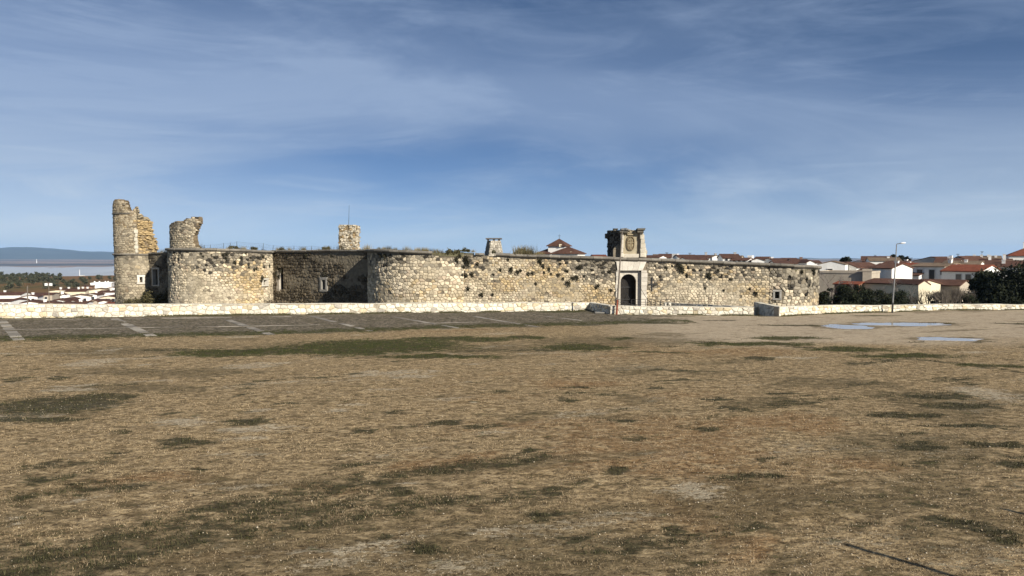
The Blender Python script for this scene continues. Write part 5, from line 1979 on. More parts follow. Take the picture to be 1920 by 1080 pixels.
zones(lp, lL, ltop, [(378, 475, .8), (382, 480, .8), (398, 478, .7), (403, 482, .8), (418, 477, 1.0), (426, 476, 1.0), (424, 484, .8), (440, 492, .8), (466, 501, .8), (476, 505, 1.0), (480, 503, .8), (492, 481, 1.0), (452, 483, 1.0), (461, 475, .8), (469, 483, .8), (448, 495, .6), (494, 500, 1.1), (490, 520, 1.1), (488, 526, .9), (504, 498, .8)], 'the ochre left bastion')
zones(rp, rL, rtop, [(1502, 509, .9), (1524, 511, 1.2), (1523, 505, 1.0), (1512, 522, .8), (1517, 534, .6), (1481, 518, .8)], 'the small right bastion')
zones(cp, cL, ctop, [(609, 511, 1.3), (613, 516, 1.1), (606, 518, 1.1), (522, 500, 1.2), (527, 507, 1.3), (519, 512, 1.1), (524, 518, 1.1), (540, 480, 1.0), (575, 478, 1.0)], 'the dark recessed wall')


# low scrub and rubble at the foot of the walls
def scrub(x0, x1, y0, y1, Y, n, seed, label, cols, size=0.16):
    lob = []
    g = random.Random(seed)
    for i in range(7):
        w = i / 6
        x = X_(x0 + (x1 - x0) * w, Y)
        zt_ = Z_(y1 + (y0 - y1) * (0.35 + 0.65 * w) + g.uniform(-1, 1) * (y1 - y0) * .15, Y)
        zb_ = Z_(y1 + 6, Y)
        lob.append((x, Y + g.uniform(-.4, .6), zb_ + (zt_ - zb_) * .5, abs(X_(x1, Y) - X_(x0, Y)) / 7, 0.8, (zt_ - zb_) * .55))
    me = crown_mesh('scrub', n, [(a - lob[3][0], b - Y, c - Z_(y1 + 6, Y), d, e, f_) for a, b, c, d, e, f_ in lob], size, cols, seed, 0.2)
    o = put('scrub', me, None, (lob[3][0], Y, Z_(y1 + 6, Y)))
    tag(o, label, 'shrub')


scrub(238, 316, 540, 572, 100.5, 5200, 5, 'leaning olive brown scrub in the corner beside the far left tower', ((0.03, 0.03, 0.014), (0.14, 0.12, 0.055)))
scrub(596, 505, 561, 572, 91.0, 900, 6, 'brown brushwood heap at the foot of the dark recess', ((0.06, 0.045, 0.025), (0.16, 0.125, 0.08)), 0.2)
scrub(262, 222, 555, 572, 103.3, 700, 8, 'grey weeds at the foot of the far left tower', ((0.06, 0.055, 0.04), (0.18, 0.16, 0.12)), 0.16)


# trees
def tree(name, loc, h, w, n, cols, label, cat='tree', seed=1, group=None, leaf=0.3, lobes=9, trunk=0.3, flat=1.0, lowest=0.15, shell=0.45):
    g = random.Random(seed)
    root = empty(name, loc, label, cat, group)
    lob = []
    lobes = int(lobes * 1.5)
    for i in range(lobes):
        zz = h * (lowest + (0.93 - lowest) * (i + g.random()) / lobes)
        k = math.sin(math.pi * min(1, max(0.12, (zz / h) * 0.85 + 0.1))) ** 0.7
        a = g.uniform(0, 6.28)
        rr = w / 2 * k * g.uniform(0.2, 0.75)
        s = w * g.uniform(0.14, 0.26)
        lob.append((rr * math.cos(a), rr * math.sin(a), zz, s, s, s * g.uniform(.55, .85) * flat))
    put('crown', crown_mesh('crown', n, lob, leaf, cols, seed, shell), root)
    m = MB()
    m.tube([(0, 0, -.5), (0.05, 0, h * .3), (-.05, .05, h * .65)], [h * .035, h * .025, h * .012], 7)
    for l in lob[:6]:
        m.tube([(0, 0, l[2] * .5), (l[0] * .6, l[1] * .6, l[2] * .8), (l[0], l[1], l[2])], [h * .014, h * .009, h * .004], 5)
    m.build('trunk', BARK, root, ws=False)
    return root


def bare_mesh(seed, h, spread, depth=5, up=0.5, r0=None, cols=((0.12, 0.10, 0.085), (0.26, 0.22, 0.19)), stems=1, kids=(2, 3)):
    g = random.Random(seed)
    m = MB()

    def grow(p, d, L, r, lv):
        q = p + d * L
        k = g.random()
        c = tuple(cols[0][i] * (1 - k) + cols[1][i] * k for i in range(3))
        m.tube([p, (p + q) / 2 + Vector((g.uniform(-1, 1), g.uniform(-1, 1), g.uniform(-1, 1))) * L * .06, q], [r, r * .8, r * .6], 3 if lv < depth - 1 else 4, c, cap=False)
        if lv == 0:
            return
        for _ in range(g.randint(*kids)):
            nd = (d + Vector((g.uniform(-1, 1), g.uniform(-1, 1), g.uniform(-.4, 1) * up)) * spread).normalized()
            grow(p + d * L * g.uniform(.55, 1), nd, L * g.uniform(.6, .85), r * .6, lv - 1)
    for s in range(stems):
        d = Vector((g.uniform(-.5, .5) * (stems > 1), g.uniform(-.5, .5) * (stems > 1), 1)).normalized()
        grow(Vector((g.uniform(-.4, .4) * (stems > 1), g.uniform(-.3, .3) * (stems > 1), -.2)), d, h * .3, r0 or h * .02, depth)
    return mesh_data('branches', m.v, m.f, TWIG, m.c)


def bare(name, x, ybase, ytop, Y, seed, label, spread=0.75, depth=5, stems=1, cols=((0.12, 0.10, 0.085), (0.26, 0.22, 0.19)), group=None, up=0.6, kids=(2, 3), r0=None):
    z0, z1 = Z_(ybase, Y), Z_(ytop, Y)
    o = put(name, bare_mesh(seed, z1 - z0, spread, depth, up, r0, cols, stems, kids), None, (X_(x, Y), Y, z0))
    me = o.data
    zs = max(v.co.z for v in me.vertices)
    k = (z1 - z0) / zs
    o.scale = (k, k, k)
    tag(o, label, 'tree' if stems == 1 else 'shrub', group)
    return o


GC = ((0.006, 0.009, 0.004), (0.022, 0.027, 0.010))  # evergreen leaf colours, both sets lowered to near black to carry shade
GC2 = ((0.009, 0.013, 0.006), (0.036, 0.042, 0.018))


def tz(x, y):
    return float(terrain_z(np.array([x]), np.array([y]))[0])


def tree_px(name, xc, wpx, ytop, Y, n, cols, label, seed, **kw):
    X = X_(xc, Y)
    z0 = tz(X, Y)
    return tree(name, (X, Y, z0 - .2), Z_(ytop, Y) - z0 + .2, wpx * 1.18 * Y / FPX, int(n * 1.7), cols, label, seed=seed, **kw)


# big dark conifers at the right edge
tree_px('pine_tree', 1905, 110, 500, 84, 9000, GC, 'broad dark pine at the right edge of the picture', 1, leaf=0.22, lobes=16, lowest=.08)
tree_px('pine_tree', 1855, 70, 504, 88, 7000, GC2, 'dark pine left of the broad one, below the brown roofs', 2, leaf=0.22, lobes=14, lowest=.08)
tree_px('pine_tree', 1832, 44, 517, 92, 4200, GC, 'smaller dark pine behind the grey brushwood', 3, leaf=0.2, lobes=11, lowest=.08)
tree_px('pine_tree', 1945, 80, 498, 90, 5000, GC2, 'dark pine cut off by the right edge', 4, leaf=0.22, lobes=12, lowest=.08)
# evergreens behind the right bastion
tree_px('evergreen_bush', 1578, 40, 531, 86, 3600, GC2, 'round dark green bush beside the right bastion', 5, leaf=0.16, lobes=10, lowest=.1)
tree_px('evergreen_bush', 1551, 32, 536, 90, 2600, GC, 'dark evergreen bush touching the right bastion', 6, leaf=0.16, lobes=9, lowest=.1)
tree_px('evergreen_bush', 1618, 44, 537, 92, 3000, GC, 'black green bush in the shade below the flat roofed building', 7, leaf=0.16, lobes=9, lowest=.1)
tree_px('evergreen_bush', 1650, 40, 541, 93, 2600, GC, 'dark bush left of the lamp post', 8, leaf=0.16, lobes=9, lowest=.1)
tree_px('evergreen_bush', 1690, 50, 547, 95, 2600, GC2, 'low dark bush right behind the lamp post', 9, leaf=0.16, lobes=9, lowest=.1)
tree_px('evergreen_bush', 1760, 30, 546, 95, 1700, GC, 'small dark bush in front of the low brown roof', 10, leaf=0.15, lobes=8, lowest=.1)
tree_px('olive_bush', 1553, 22, 553, 83, 1300, ((0.05, 0.055, 0.035), (0.12, 0.12, 0.08)), 'grey green bush at the foot of the right bastion', 11, leaf=0.12, lobes=7, lowest=.15)
for k, (xc, wp_, yt, Y_, lab) in enumerate(((1545, 26, 548, 80.5, 'nearest black green bush touching the edge of the right bastion'), (1598, 46, 541, 81, 'dense dark bush behind the bend of the right parapet'), (1632, 46, 545, 82, 'dense dark bush halfway between bastion and lamp post'), (1660, 40, 549, 83, 'dense dark bush just left of the lamp pole foot'),
                                              (1697, 46, 552, 84, 'dense dark bush just right of the lamp pole'), (1815, 40, 548, 82, 'dense dark bush between the brushwood and the pines'))):
    tree_px('evergreen_bush', xc, wp_, yt, Y_, 2800, (GC, GC2)[k % 2], lab, 300 + k, leaf=0.15, lobes=11, lowest=.12)
# skyline trees
tree_px('skyline_pine', 1585, 22, 484.5, 250, 800, GC, 'round pine on the skyline above the cream barn', 12, leaf=0.5, lobes=7, lowest=.4)
tree_px('skyline_pine', 1673, 12, 478, 290, 500, GC, 'small skyline pine left of the lamp post top', 13, leaf=0.5, lobes=6, lowest=.4)
tree_px('skyline_pine', 1690, 12, 479.5, 290, 500, GC, 'small skyline pine right of the lamp post', 14, leaf=0.5, lobes=6, lowest=.4)
tree_px('skyline_pine', 1700, 10, 482, 290, 400, GC, 'lower skyline pine beside a white chimney', 15, leaf=0.5, lobes=6, lowest=.4)
# bare trees and dry brushwood
bare('bare_tree', 1560, 566, 505, 84, 21, 'leafless grey tree over the bushes beside the right bastion', 0.8, 6, cols=((0.10, 0.085, 0.075), (0.22, 0.18, 0.16)), kids=(2, 3))
bare('bare_tree', 1600, 548, 518, 108, 22, 'small leafless tree in front of the flat roofed building', 0.7, 5)
bare('bare_tree', 1682, 560, 520, 98, 23, 'leafless thin tree beside the lamp pole', 0.8, 5)
bare('bare_tree', 1708, 560, 530, 98, 24, 'leafless tree before the cream gable', 0.8, 5)
bare('bare_tree', 1655, 560, 532, 99, 29, 'leafless dark tree below the tall white house', 0.8, 5)
for i, (x, yt) in enumerate(((1718, 548), (1735, 540), (1748, 545))):
    bare('bare_shrub', x, 574, yt, 93 + i, 30 + i, ('leftmost', 'middle', 'rightmost')[i] + ' of the dark leafless shrubs between the lamp post and the brushwood', 0.8, 4, 5, cols=((0.05, 0.045, 0.035), (0.13, 0.11, 0.09)), group='dark leafless shrubs')
for i, (x, yt) in enumerate(((1766, 536), (1782, 532), (1798, 534), (1811, 541))):
    bare('dry_brushwood', x, 574, yt, 80 + i * .7, 40 + i, ('first', 'second', 'third', 'fourth')[i] + ' grey brown thicket from the left beside the dark pines', 0.45, 5, 10, cols=((0.10, 0.085, 0.065), (0.22, 0.185, 0.15)), group='grey thickets beside the pines', up=1.2, r0=.03)
for i, (x, yt) in enumerate(((1640, 550), (1665, 545), (1700, 552), (1725, 556))):
    bare('bare_shrub', x, 574, yt, 90 + i, 50 + i, ('first', 'second', 'third', 'fourth')[i] + ' low leafless shrub from the left along the right parapet', 0.8, 4, 5, cols=((0.06, 0.05, 0.04), (0.15, 0.125, 0.10)), group='low shrubs along the right parapet')


# ------------------------------------------------------------------ houses
def house(name, xc, Y, wpx, y_eave, y_ridge, depth, rz, wall, roof, label, axis='x', windows=(), chimneys=(), group=None, flat=False, cat='house', hip=False, over=0.3, wall_m=None):
    """house seen at photo column xc and distance Y; wpx = width of its front in photo pixels, heights from eave and ridge lines.
    local axes: x along the front, -y the front. axis = direction of the ridge"""
    X = X_(xc, Y)
    z0 = tz(X, Y) - 0.6
    w = wall_m or wpx * Y / FPX
    h = max(1.8, Z_(y_eave, Y) - z0)
    rh = max(0.15, (y_eave - y_ridge) * Y / FPX)
    root = empty(name, (X, Y, z0), label, cat, group, rz)
    a, d = w / 2, depth / 2
    m = MB()
    vs = [(-a, -d, 0), (a, -d, 0), (a, d, 0), (-a, d, 0), (-a, -d, h), (a, -d, h), (a, d, h), (-a, d, h)]
    fs = [(0, 1, 5, 4), (1, 2, 6, 5), (2, 3, 7, 6), (3, 0, 4, 7)]
    if flat:
        fs.append((4, 5, 6, 7))
    elif hip:
        fs.append((4, 5, 6, 7))
    elif axis == 'x':
        vs += [(-a, 0, h + rh), (a, 0, h + rh)]
        fs += [(4, 8, 7), (5, 6, 9)]
    else:
        vs += [(0, -d, h + rh), (0, d, h + rh)]
        fs += [(4, 5, 8), (6, 7, 9)]
    m.add(vs, fs)
    m.build('wall', PLASTER[wall], root, ws=False)
    rf = None
    if flat:
        m = MB()
        m.box(-a - .08, a + .08, -d - .08, -d + .2, h, h + .35)
        m.box(-a - .08, a + .08, d - .2, d + .08, h, h + .35)
        m.box(-a - .08, -a + .2, -d + .2, d - .2, h, h + .348)
        m.box(a - .2, a + .08, -d + .2, d - .2, h, h + .348)
        rf = m.build('roof_parapet', PLASTER[wall], root, ws=False)
    else:
        t = 0.16
        m = MB()
        if hip:
            o = over
            r = [(-a - o, -d - o, h), (a + o, -d - o, h), (a + o, d + o, h), (-a - o, d + o, h), (-max(0, a - d), 0, h + rh), (max(0, a - d), 0, h + rh)]
            r2 = [(x, y, z + t) for x, y, z in r]
            m.add(r2 + r[:4], [(0, 1, 5, 4), (1, 2, 5), (2, 3, 4, 5), (3, 0, 4), (6, 7, 1, 0), (7, 8, 2, 1), (8, 9, 3, 2), (9, 6, 0, 3), (9, 8, 7, 6)])
        else:
            L_, S_ = (a, d) if axis == 'x' else (d, a)
            sl = rh / S_
            e = L_ + over * .6
            q = []
            for x in (-e, e):
                q += [(x, -S_ - over, h - over * sl), (x, 0, h + rh), (x, S_ + over, h - over * sl), (x, -S_ - over, h - over * sl + t), (x, 0, h + rh + t), (x, S_ + over, h - over * sl + t)]
            if axis == 'y':
                q = [(y, x, z) for x, y, z in q]
            fs = [(3, 9, 10, 4), (4, 10, 11, 5), (0, 1, 7, 6), (1, 2, 8, 7), (0, 6, 9, 3), (2, 5, 11, 8), (0, 3, 4, 1), (1, 4, 5, 2), (6, 7, 10, 9), (7, 8, 11, 10)]
            m.add(q, fs)
        rf = m.build('roof', ROOF[roof], root, ws=False)
    for (cx, cy, ch, cm) in chimneys:
        m = MB()
        zc = h + rh * .55
        m.box(cx * a - .3, cx * a + .3, cy * d - .25, cy * d + .25, zc - .3, zc + ch)
        m.box(cx * a - .38, cx * a + .38, cy * d - .33, cy * d + .33, zc + ch + .002, zc + ch + .12)
        m.build('chimney', PLASTER[cm], rf, ws=False)
    for (side, u, v, ww, hh) in windows:
        # side: 'f' front, 'r' right; u in -1..1 along the face, v height fraction of the wall, size in metres
        z = v * h
        fm, pm = MB(), MB()
        if side == 'f':
            T = lambda x, y, z_: (u * a + x, -d + y, z_)
        elif side == 'r':
            T = lambda x, y, z_: (a - y, u * d + x, z_)
        else:
            T = lambda x, y, z_: (-a + y, u * d - x, z_)
        b = 0.09
        for (x0, x1, za, zb2) in ((-ww / 2 - b, -ww / 2, z - hh / 2 - b, z + hh / 2 + b), (ww / 2, ww / 2 + b, z - hh / 2 - b, z + hh / 2 + b), (-ww / 2, ww / 2, z + hh / 2, z + hh / 2 + b), (-ww / 2, ww / 2, z - hh / 2 - b, z - hh / 2)):
            fm.box(x0, x1, -0.09, 0.05, za, zb2, fr=T)
        win = fm.build('window', TRIM, root, ws=False)
        pm.box(-ww / 2, ww / 2, -0.012, 0.05, z - hh / 2, z + hh / 2, fr=T)
        pm.build('pane', GLASSDARK, win, ws=False)
    return root


T55 = R(-55)
# right hand town, near to far
house('barn', 1562, 150, 46, 496, 490, 9, R(-28), 'white', 'tan', 'whitewashed barn with one dark window beside the right bastion', 'y', [('f', -.1, .76, .9, 1.1)], over=.1)
house('flat_building', 1590, 128, 92, 511.5, 510, 9, R(-36), 'beige', 'brown', 'long flat roofed beige building below the whitewashed barn', flat=True, cat='building')
house('flat_building', 1626, 124, 15, 508.5, 508, 5, R(-26), 'beige', 'brown', 'taller beige block at the right end of the long flat building', flat=True, cat='building')
house('lean_to', 1596, 119, 46, 533, 529, 3.0, R(-52), 'brick', 'red', 'low red roofed lean-to under the flat beige building')
house('house', 1607, 155, 44, 501, 493, 9, T55, 'white', 'brown', 'dark roofed house right of the whitewashed barn', 'y', [('f', -.5, .7, .8, 1.2), ('f', 0, .7, .8, 1.2), ('f', .5, .7, .8, 1.2)])
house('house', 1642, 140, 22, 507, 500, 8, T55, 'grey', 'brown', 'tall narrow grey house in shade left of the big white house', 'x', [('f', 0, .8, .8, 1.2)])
house('house', 1671, 134, 0, 503, 495, 7.4, R(-54), 'white', 'brown', 'big white house with a blank sunlit gable behind the lamp post', 'x', [('r', .6, .12, .9, 1.6)], wall_m=3.9, chimneys=[(.2, .3, .8, 'white')])
house('house', 1684, 172, 40, 500, 490, 10, T55, 'white', 'brown', 'brown roofed house just behind the big white gable', 'x', chimneys=[(.5, .2, .9, 'white')])
house('house', 1716, 160, 0, 507, 494, 10, R(-50), 'white', 'red', 'white house with a rusty red roof right of the lamp post', 'x', [('f', 0, .7, .9, 1.1)], wall_m=7, chimneys=[(-.5, .2, .9, 'white')])
house('house', 1712, 142, 26, 516, 511, 5, R(-50), 'white', 'brown', 'low annex with a dark doorway under the rusty red roof', 'x', [('f', 0, .55, .9, 1.4)], wall_m=4)
house('house', 1690, 116, 92, 531.5, 524.5, 7, R(-56), 'cream', 'brown', 'long low house with brown tiled roof behind the lamp post', 'x', wall_m=8.5)
house('house', 1711, 111, 0, 533, 526, 5, R(10), 'cream', 'brown', 'small cream gable end among the leafless trees', 'y', wall_m=1.95, over=.1)
house('house', 1760, 142, 54, 500, 494, 9, R(-56), 'white', 'tan', 'two storey white house with two dark balcony windows', 'x', [('f', -.4, .72, 1.0, 2.0), ('f', .3, .72, 1.0, 2.0), ('f', .85, .8, .4, .6)], wall_m=6.4, chimneys=[(.7, -.1, .9, 'white')])
house('house', 1822, 134, 68, 508.5, 497.5, 8, R(-57), 'white', 'red', 'white house with a bright orange red roof before the pines', 'x', [('f', -.1, .78, .9, 1.2), ('f', .4, .78, .9, 1.2)], wall_m=6.6)
house('house', 1772, 118, 72, 534, 525.5, 5, R(-50), 'beige', 'brown', 'low brown roofed house above the grey brushwood', 'x', wall_m=6.0)
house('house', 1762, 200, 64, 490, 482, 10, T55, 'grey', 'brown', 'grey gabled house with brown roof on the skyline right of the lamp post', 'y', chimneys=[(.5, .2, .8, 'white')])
house('house', 1778, 192, 40, 492, 485, 9, R(-35), 'white', 'brown', 'white walled house on the skyline behind the balcony house', 'x', chimneys=[(.0, 0, .9, 'white')])
house('house', 1806, 172, 60, 499, 490, 12, R(-40), 'white', 'tan', 'tan roofed house behind the orange red roof', 'x', chimneys=[(-.6, -.3, 1.2, 'white'), (.2, -.3, .8, 'white')])
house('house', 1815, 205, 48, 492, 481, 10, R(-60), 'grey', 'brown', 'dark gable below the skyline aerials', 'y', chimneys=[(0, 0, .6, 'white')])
house('house', 1842, 212, 56, 490, 480.5, 11, R(-30), 'white', 'tan', 'tan roof with a row of chimneys on the skyline', 'x', chimneys=[(-.5, -.2, 1, 'white'), (-.1, -.3, 1, 'white'), (.3, -.2, 1, 'white'), (.7, -.3, .8, 'white')])
house('house', 1866, 182, 50, 494, 486, 11, R(-30), 'white', 'brown', 'brown roofed house with two white chimneys before the red hip roof', 'x', chimneys=[(-.4, -.3, 1.3, 'white'), (.5, -.3, 1.6, 'white')])
house('house', 1890, 150, 70, 500, 490, 11, R(-35), 'white', 'brown', 'brown roof with a white verge above the broad dark pine', 'x', chimneys=[(-.2, -.5, .7, 'white')])
house('house', 1925, 196, 62, 480, 464, 11, R(-30), 'white', 'red', 'house with a tall red hip roof at the right edge of the skyline', 'x', hip=True, chimneys=[(-.15, .1, 2.4, 'white')])
house('house', 1910, 172, 60, 494, 489, 9, R(-40), 'white', 'tan', 'tan roofed house under the tall red hip roof', 'x')
house('house', 1642, 230, 50, 487, 481, 10, R(-25), 'white', 'brown', 'dark roofed house on the skyline left of the lamp post', 'x')
house('house', 1655, 205, 52, 489, 483.5, 10, R(-20), 'white', 'tan', 'tan roofed house below the small skyline pines', 'x', chimneys=[(.3, -.2, .6, 'white')])
house('house', 1615, 215, 40, 494, 489, 10, R(-35), 'white', 'brown', 'white gabled house between the barn and the skyline roofs', 'y')
house('house', 1585, 190, 30, 497, 492, 8, R(-40), 'white', 'brown', 'small white house under the round skyline pine', 'y')

# roofs that look over the castle wall, left to right
over_wall = [
    (1122, 190, 24, 481, 478.5, 'red', 'white', 'x', []), (1226, 190, 34, 483, 479.5, 'brown', 'white', 'x', []), (1247, 200, 22, 483, 477, 'brown', 'white', 'x', [(.6, 0, .3, 'grey')]), (1262, 215, 12, 478, 474.5, 'brown', 'grey', 'F', []),
    (1284, 205, 34, 483, 478.5, 'brown', 'white', 'x', [(-.8, 0, .6, 'white')]), (1315, 205, 26, 483.5, 479, 'brown', 'white', 'x', [(.6, 0, 1.1, 'grey')]), (1335, 215, 15, 482, 479, 'tan', 'white', 'y', [(.8, 0, .7, 'grey')]), (1366, 195, 32, 484, 477, 'brown', 'white', 'x', [(.7, 0, .9, 'grey')]),
    (1378, 215, 26, 483, 480, 'tan', 'cream', 'x', []), (1392, 190, 30, 488, 484, 'brown', 'white', 'x', []), (1407, 205, 7, 481.5, 481, 'tan', 'white', 'F', []), (1430, 215, 24, 486, 482, 'brown', 'white', 'x', []), (1420, 185, 22, 488, 484.5, 'brown', 'white', 'y', []),
    (1452, 200, 26, 488, 485, 'brown', 'white', 'x', [(-.4, 0, .5, 'white')]), (1478, 205, 24, 487.5, 484.5, 'brown', 'white', 'x', []), (1495, 195, 30, 491, 486.5, 'brown', 'white', 'x', [(.4, 0, .8, 'brick')]), (1511, 188, 14, 492, 488.5, 'brown', 'white', 'y', []), (1524, 205, 18, 492.5, 489, 'brown', 'white', 'x', []),
    (1240, 230, 30, 480, 477.5, 'tan', 'white', 'x', []), (1350, 235, 30, 483, 480, 'tan', 'white', 'x', []), (1468, 180, 40, 494, 489.5, 'brown', 'white', 'x', []), (1300, 185, 40, 487, 483.5, 'brown', 'white', 'x', [])]
ORD = ['first', 'second', 'third', 'fourth', 'fifth', 'sixth', 'seventh', 'eighth', 'ninth', 'tenth', 'eleventh', 'twelfth', 'thirteenth', 'fourteenth', 'fifteenth', 'sixteenth', 'seventeenth', 'eighteenth', 'nineteenth', 'twentieth', 'twenty-first', 'twenty-second']
for i, (x, Y, w, e, r_, rf, wl, ax, ch_) in enumerate(sorted(over_wall)):
    tint = {'red': 'rusty red', 'brown': 'dark brown', 'tan': 'pale tan'}[rf]
    if i == 0:
        lab = 'rusty red roof peeping over the castle wall left of the crest block'
    elif ax == 'F':
        lab = f'flat {"white" if wl == "white" else "grey"} rooftop block, {ORD[i - 1]} from the left over the gate wall'
    else:
        lab = f'{tint} roof over the gate wall, {ORD[i - 1]} from the left after the crest block'
    wn = [('f', -.6, .93, .7, .7), ('f', 0, .93, .7, .7), ('f', .55, .93, .7, .7)] if w > 22 and ax == 'x' and i % 2 == 0 else []
    house('rooftop_house', x, Y, w, e, r_, 8 if ax != 'F' else 4, R(rng.uniform(-30, 5)), wl, rf, lab, 'x' if ax == 'F' else ax, wn, ch_, group='houses looking over the gate wall', flat=ax == 'F')

# white chimney pots and aerials on the town skyline
for i, (x, y0, y1, Y) in enumerate(((1795, 484, 476, 200), (1840, 480, 471, 210), (1707, 490, 483, 180), (1250, 480, 473, 210), (1293, 482, 474, 210), (1640, 484, 478, 225))):
    m = MB()
    X = X_(x, Y)
    z0, z1 = Z_(y0, Y), Z_(y1, Y)
    m.tube([(X, Y, z0 - 1.5), (X, Y, z1)], [0.05, 0.04], 5)
    for k in range(4):
        zz = z1 - 0.05 - k * .12
        m.tube([(X - .5 + k * .08, Y, zz), (X + .5 - k * .08, Y, zz)], [0.025, 0.025], 4)
    o = m.build('roof_aerial', IRON)
    tag(o, f'thin television aerial on a town roof, {["sixth", "fifth", "fourth", "third", "second", "first"][sorted([1795, 1840, 1707, 1250, 1293, 1640], reverse=True).index(x)]} from the left', 'aerial', 'television aerials on the town roofs')

# church with square lantern
Yk = 165
kx = X_(1052, Yk)
kz = tz(kx, Yk) - .5
ch = empty('church', (kx, Yk, kz), 'white chapel with brown pyramid roofs, square lantern and iron cross', 'church')


def hipbox(cx, cy, w, d, z0, h, rh, name_w, name_r, rz, over=.35):
    m = MB()
    c_, s_ = math.cos(rz), math.sin(rz)
    T = lambda x, y, z: (cx + x * c_ - y * s_, cy + x * s_ + y * c_, z)
    m.box(-w / 2, w / 2, -d / 2, d / 2, z0, h, fr=T)
    wl = m.build(name_w, PLASTER['white'], ch)
    m = MB()
    o = over
    q = [T(x, y, z) for x, y, z in ((-w / 2 - o, -d / 2 - o, h), (w / 2 + o, -d / 2 - o, h), (w / 2 + o, d / 2 + o, h), (-w / 2 - o, d / 2 + o, h), (0, 0, h + rh))]
    q += [(x, y, z - .15) for x, y, z in q[:4]]
    m.add(q, [(0, 1, 4), (1, 2, 4), (2, 3, 4), (3, 0, 4), (5, 6, 1, 0), (6, 7, 2, 1), (7, 8, 3, 2), (8, 5, 0, 3), (8, 7, 6, 5)])
    rf = m.build(name_r, ROOF['brown'], ch)
    return wl, rf


s = Yk / FPX
rzc = R(-22)
lw, lr = hipbox(X_(1049.5, Yk), Yk + 2, 33 * s, 33 * s, kz, Z_(460.5, Yk), 13.5 * s, 'lantern', 'lantern_roof', rzc)
hipbox(X_(1064, Yk), Yk - 2.5, 50 * s, 5.5, kz, Z_(475, Yk), 12.5 * s, 'nave', 'nave_roof', rzc, .3)
hipbox(X_(1028, Yk), Yk + 3.5, 26 * s, 6.5, kz, Z_(475, Yk), 9 * s, 'transept', 'transept_roof', rzc, .3)
m = MB()
cz = Z_(460.5, Yk) + 13.5 * s
cxx = X_(1049.5, Yk)
m.tube([(cxx, Yk + 2, cz - .1), (cxx, Yk + 2, cz + .95)], [0.04, 0.035], 5)
m.tube([(cxx - .3, Yk + 2, cz + .62), (cxx + .3, Yk + 2, cz + .62)], [0.035, 0.035], 5)
m.build('cross', IRON, lr)
for (x, y) in ((1052, 457.5), (1070, 472)):
    m = MB()
    X = X_(x, Yk - 3)
    zz = Z_(y, Yk - 3)
    yy = Yk - .2 if x == 1052 else Yk - 5.0
    m.box(X - .3, X + .3, yy - .3, yy + 1.2, zz - .6, zz)
    m.build('dormer', PLASTER['cream'], lr if x == 1052 else ch)

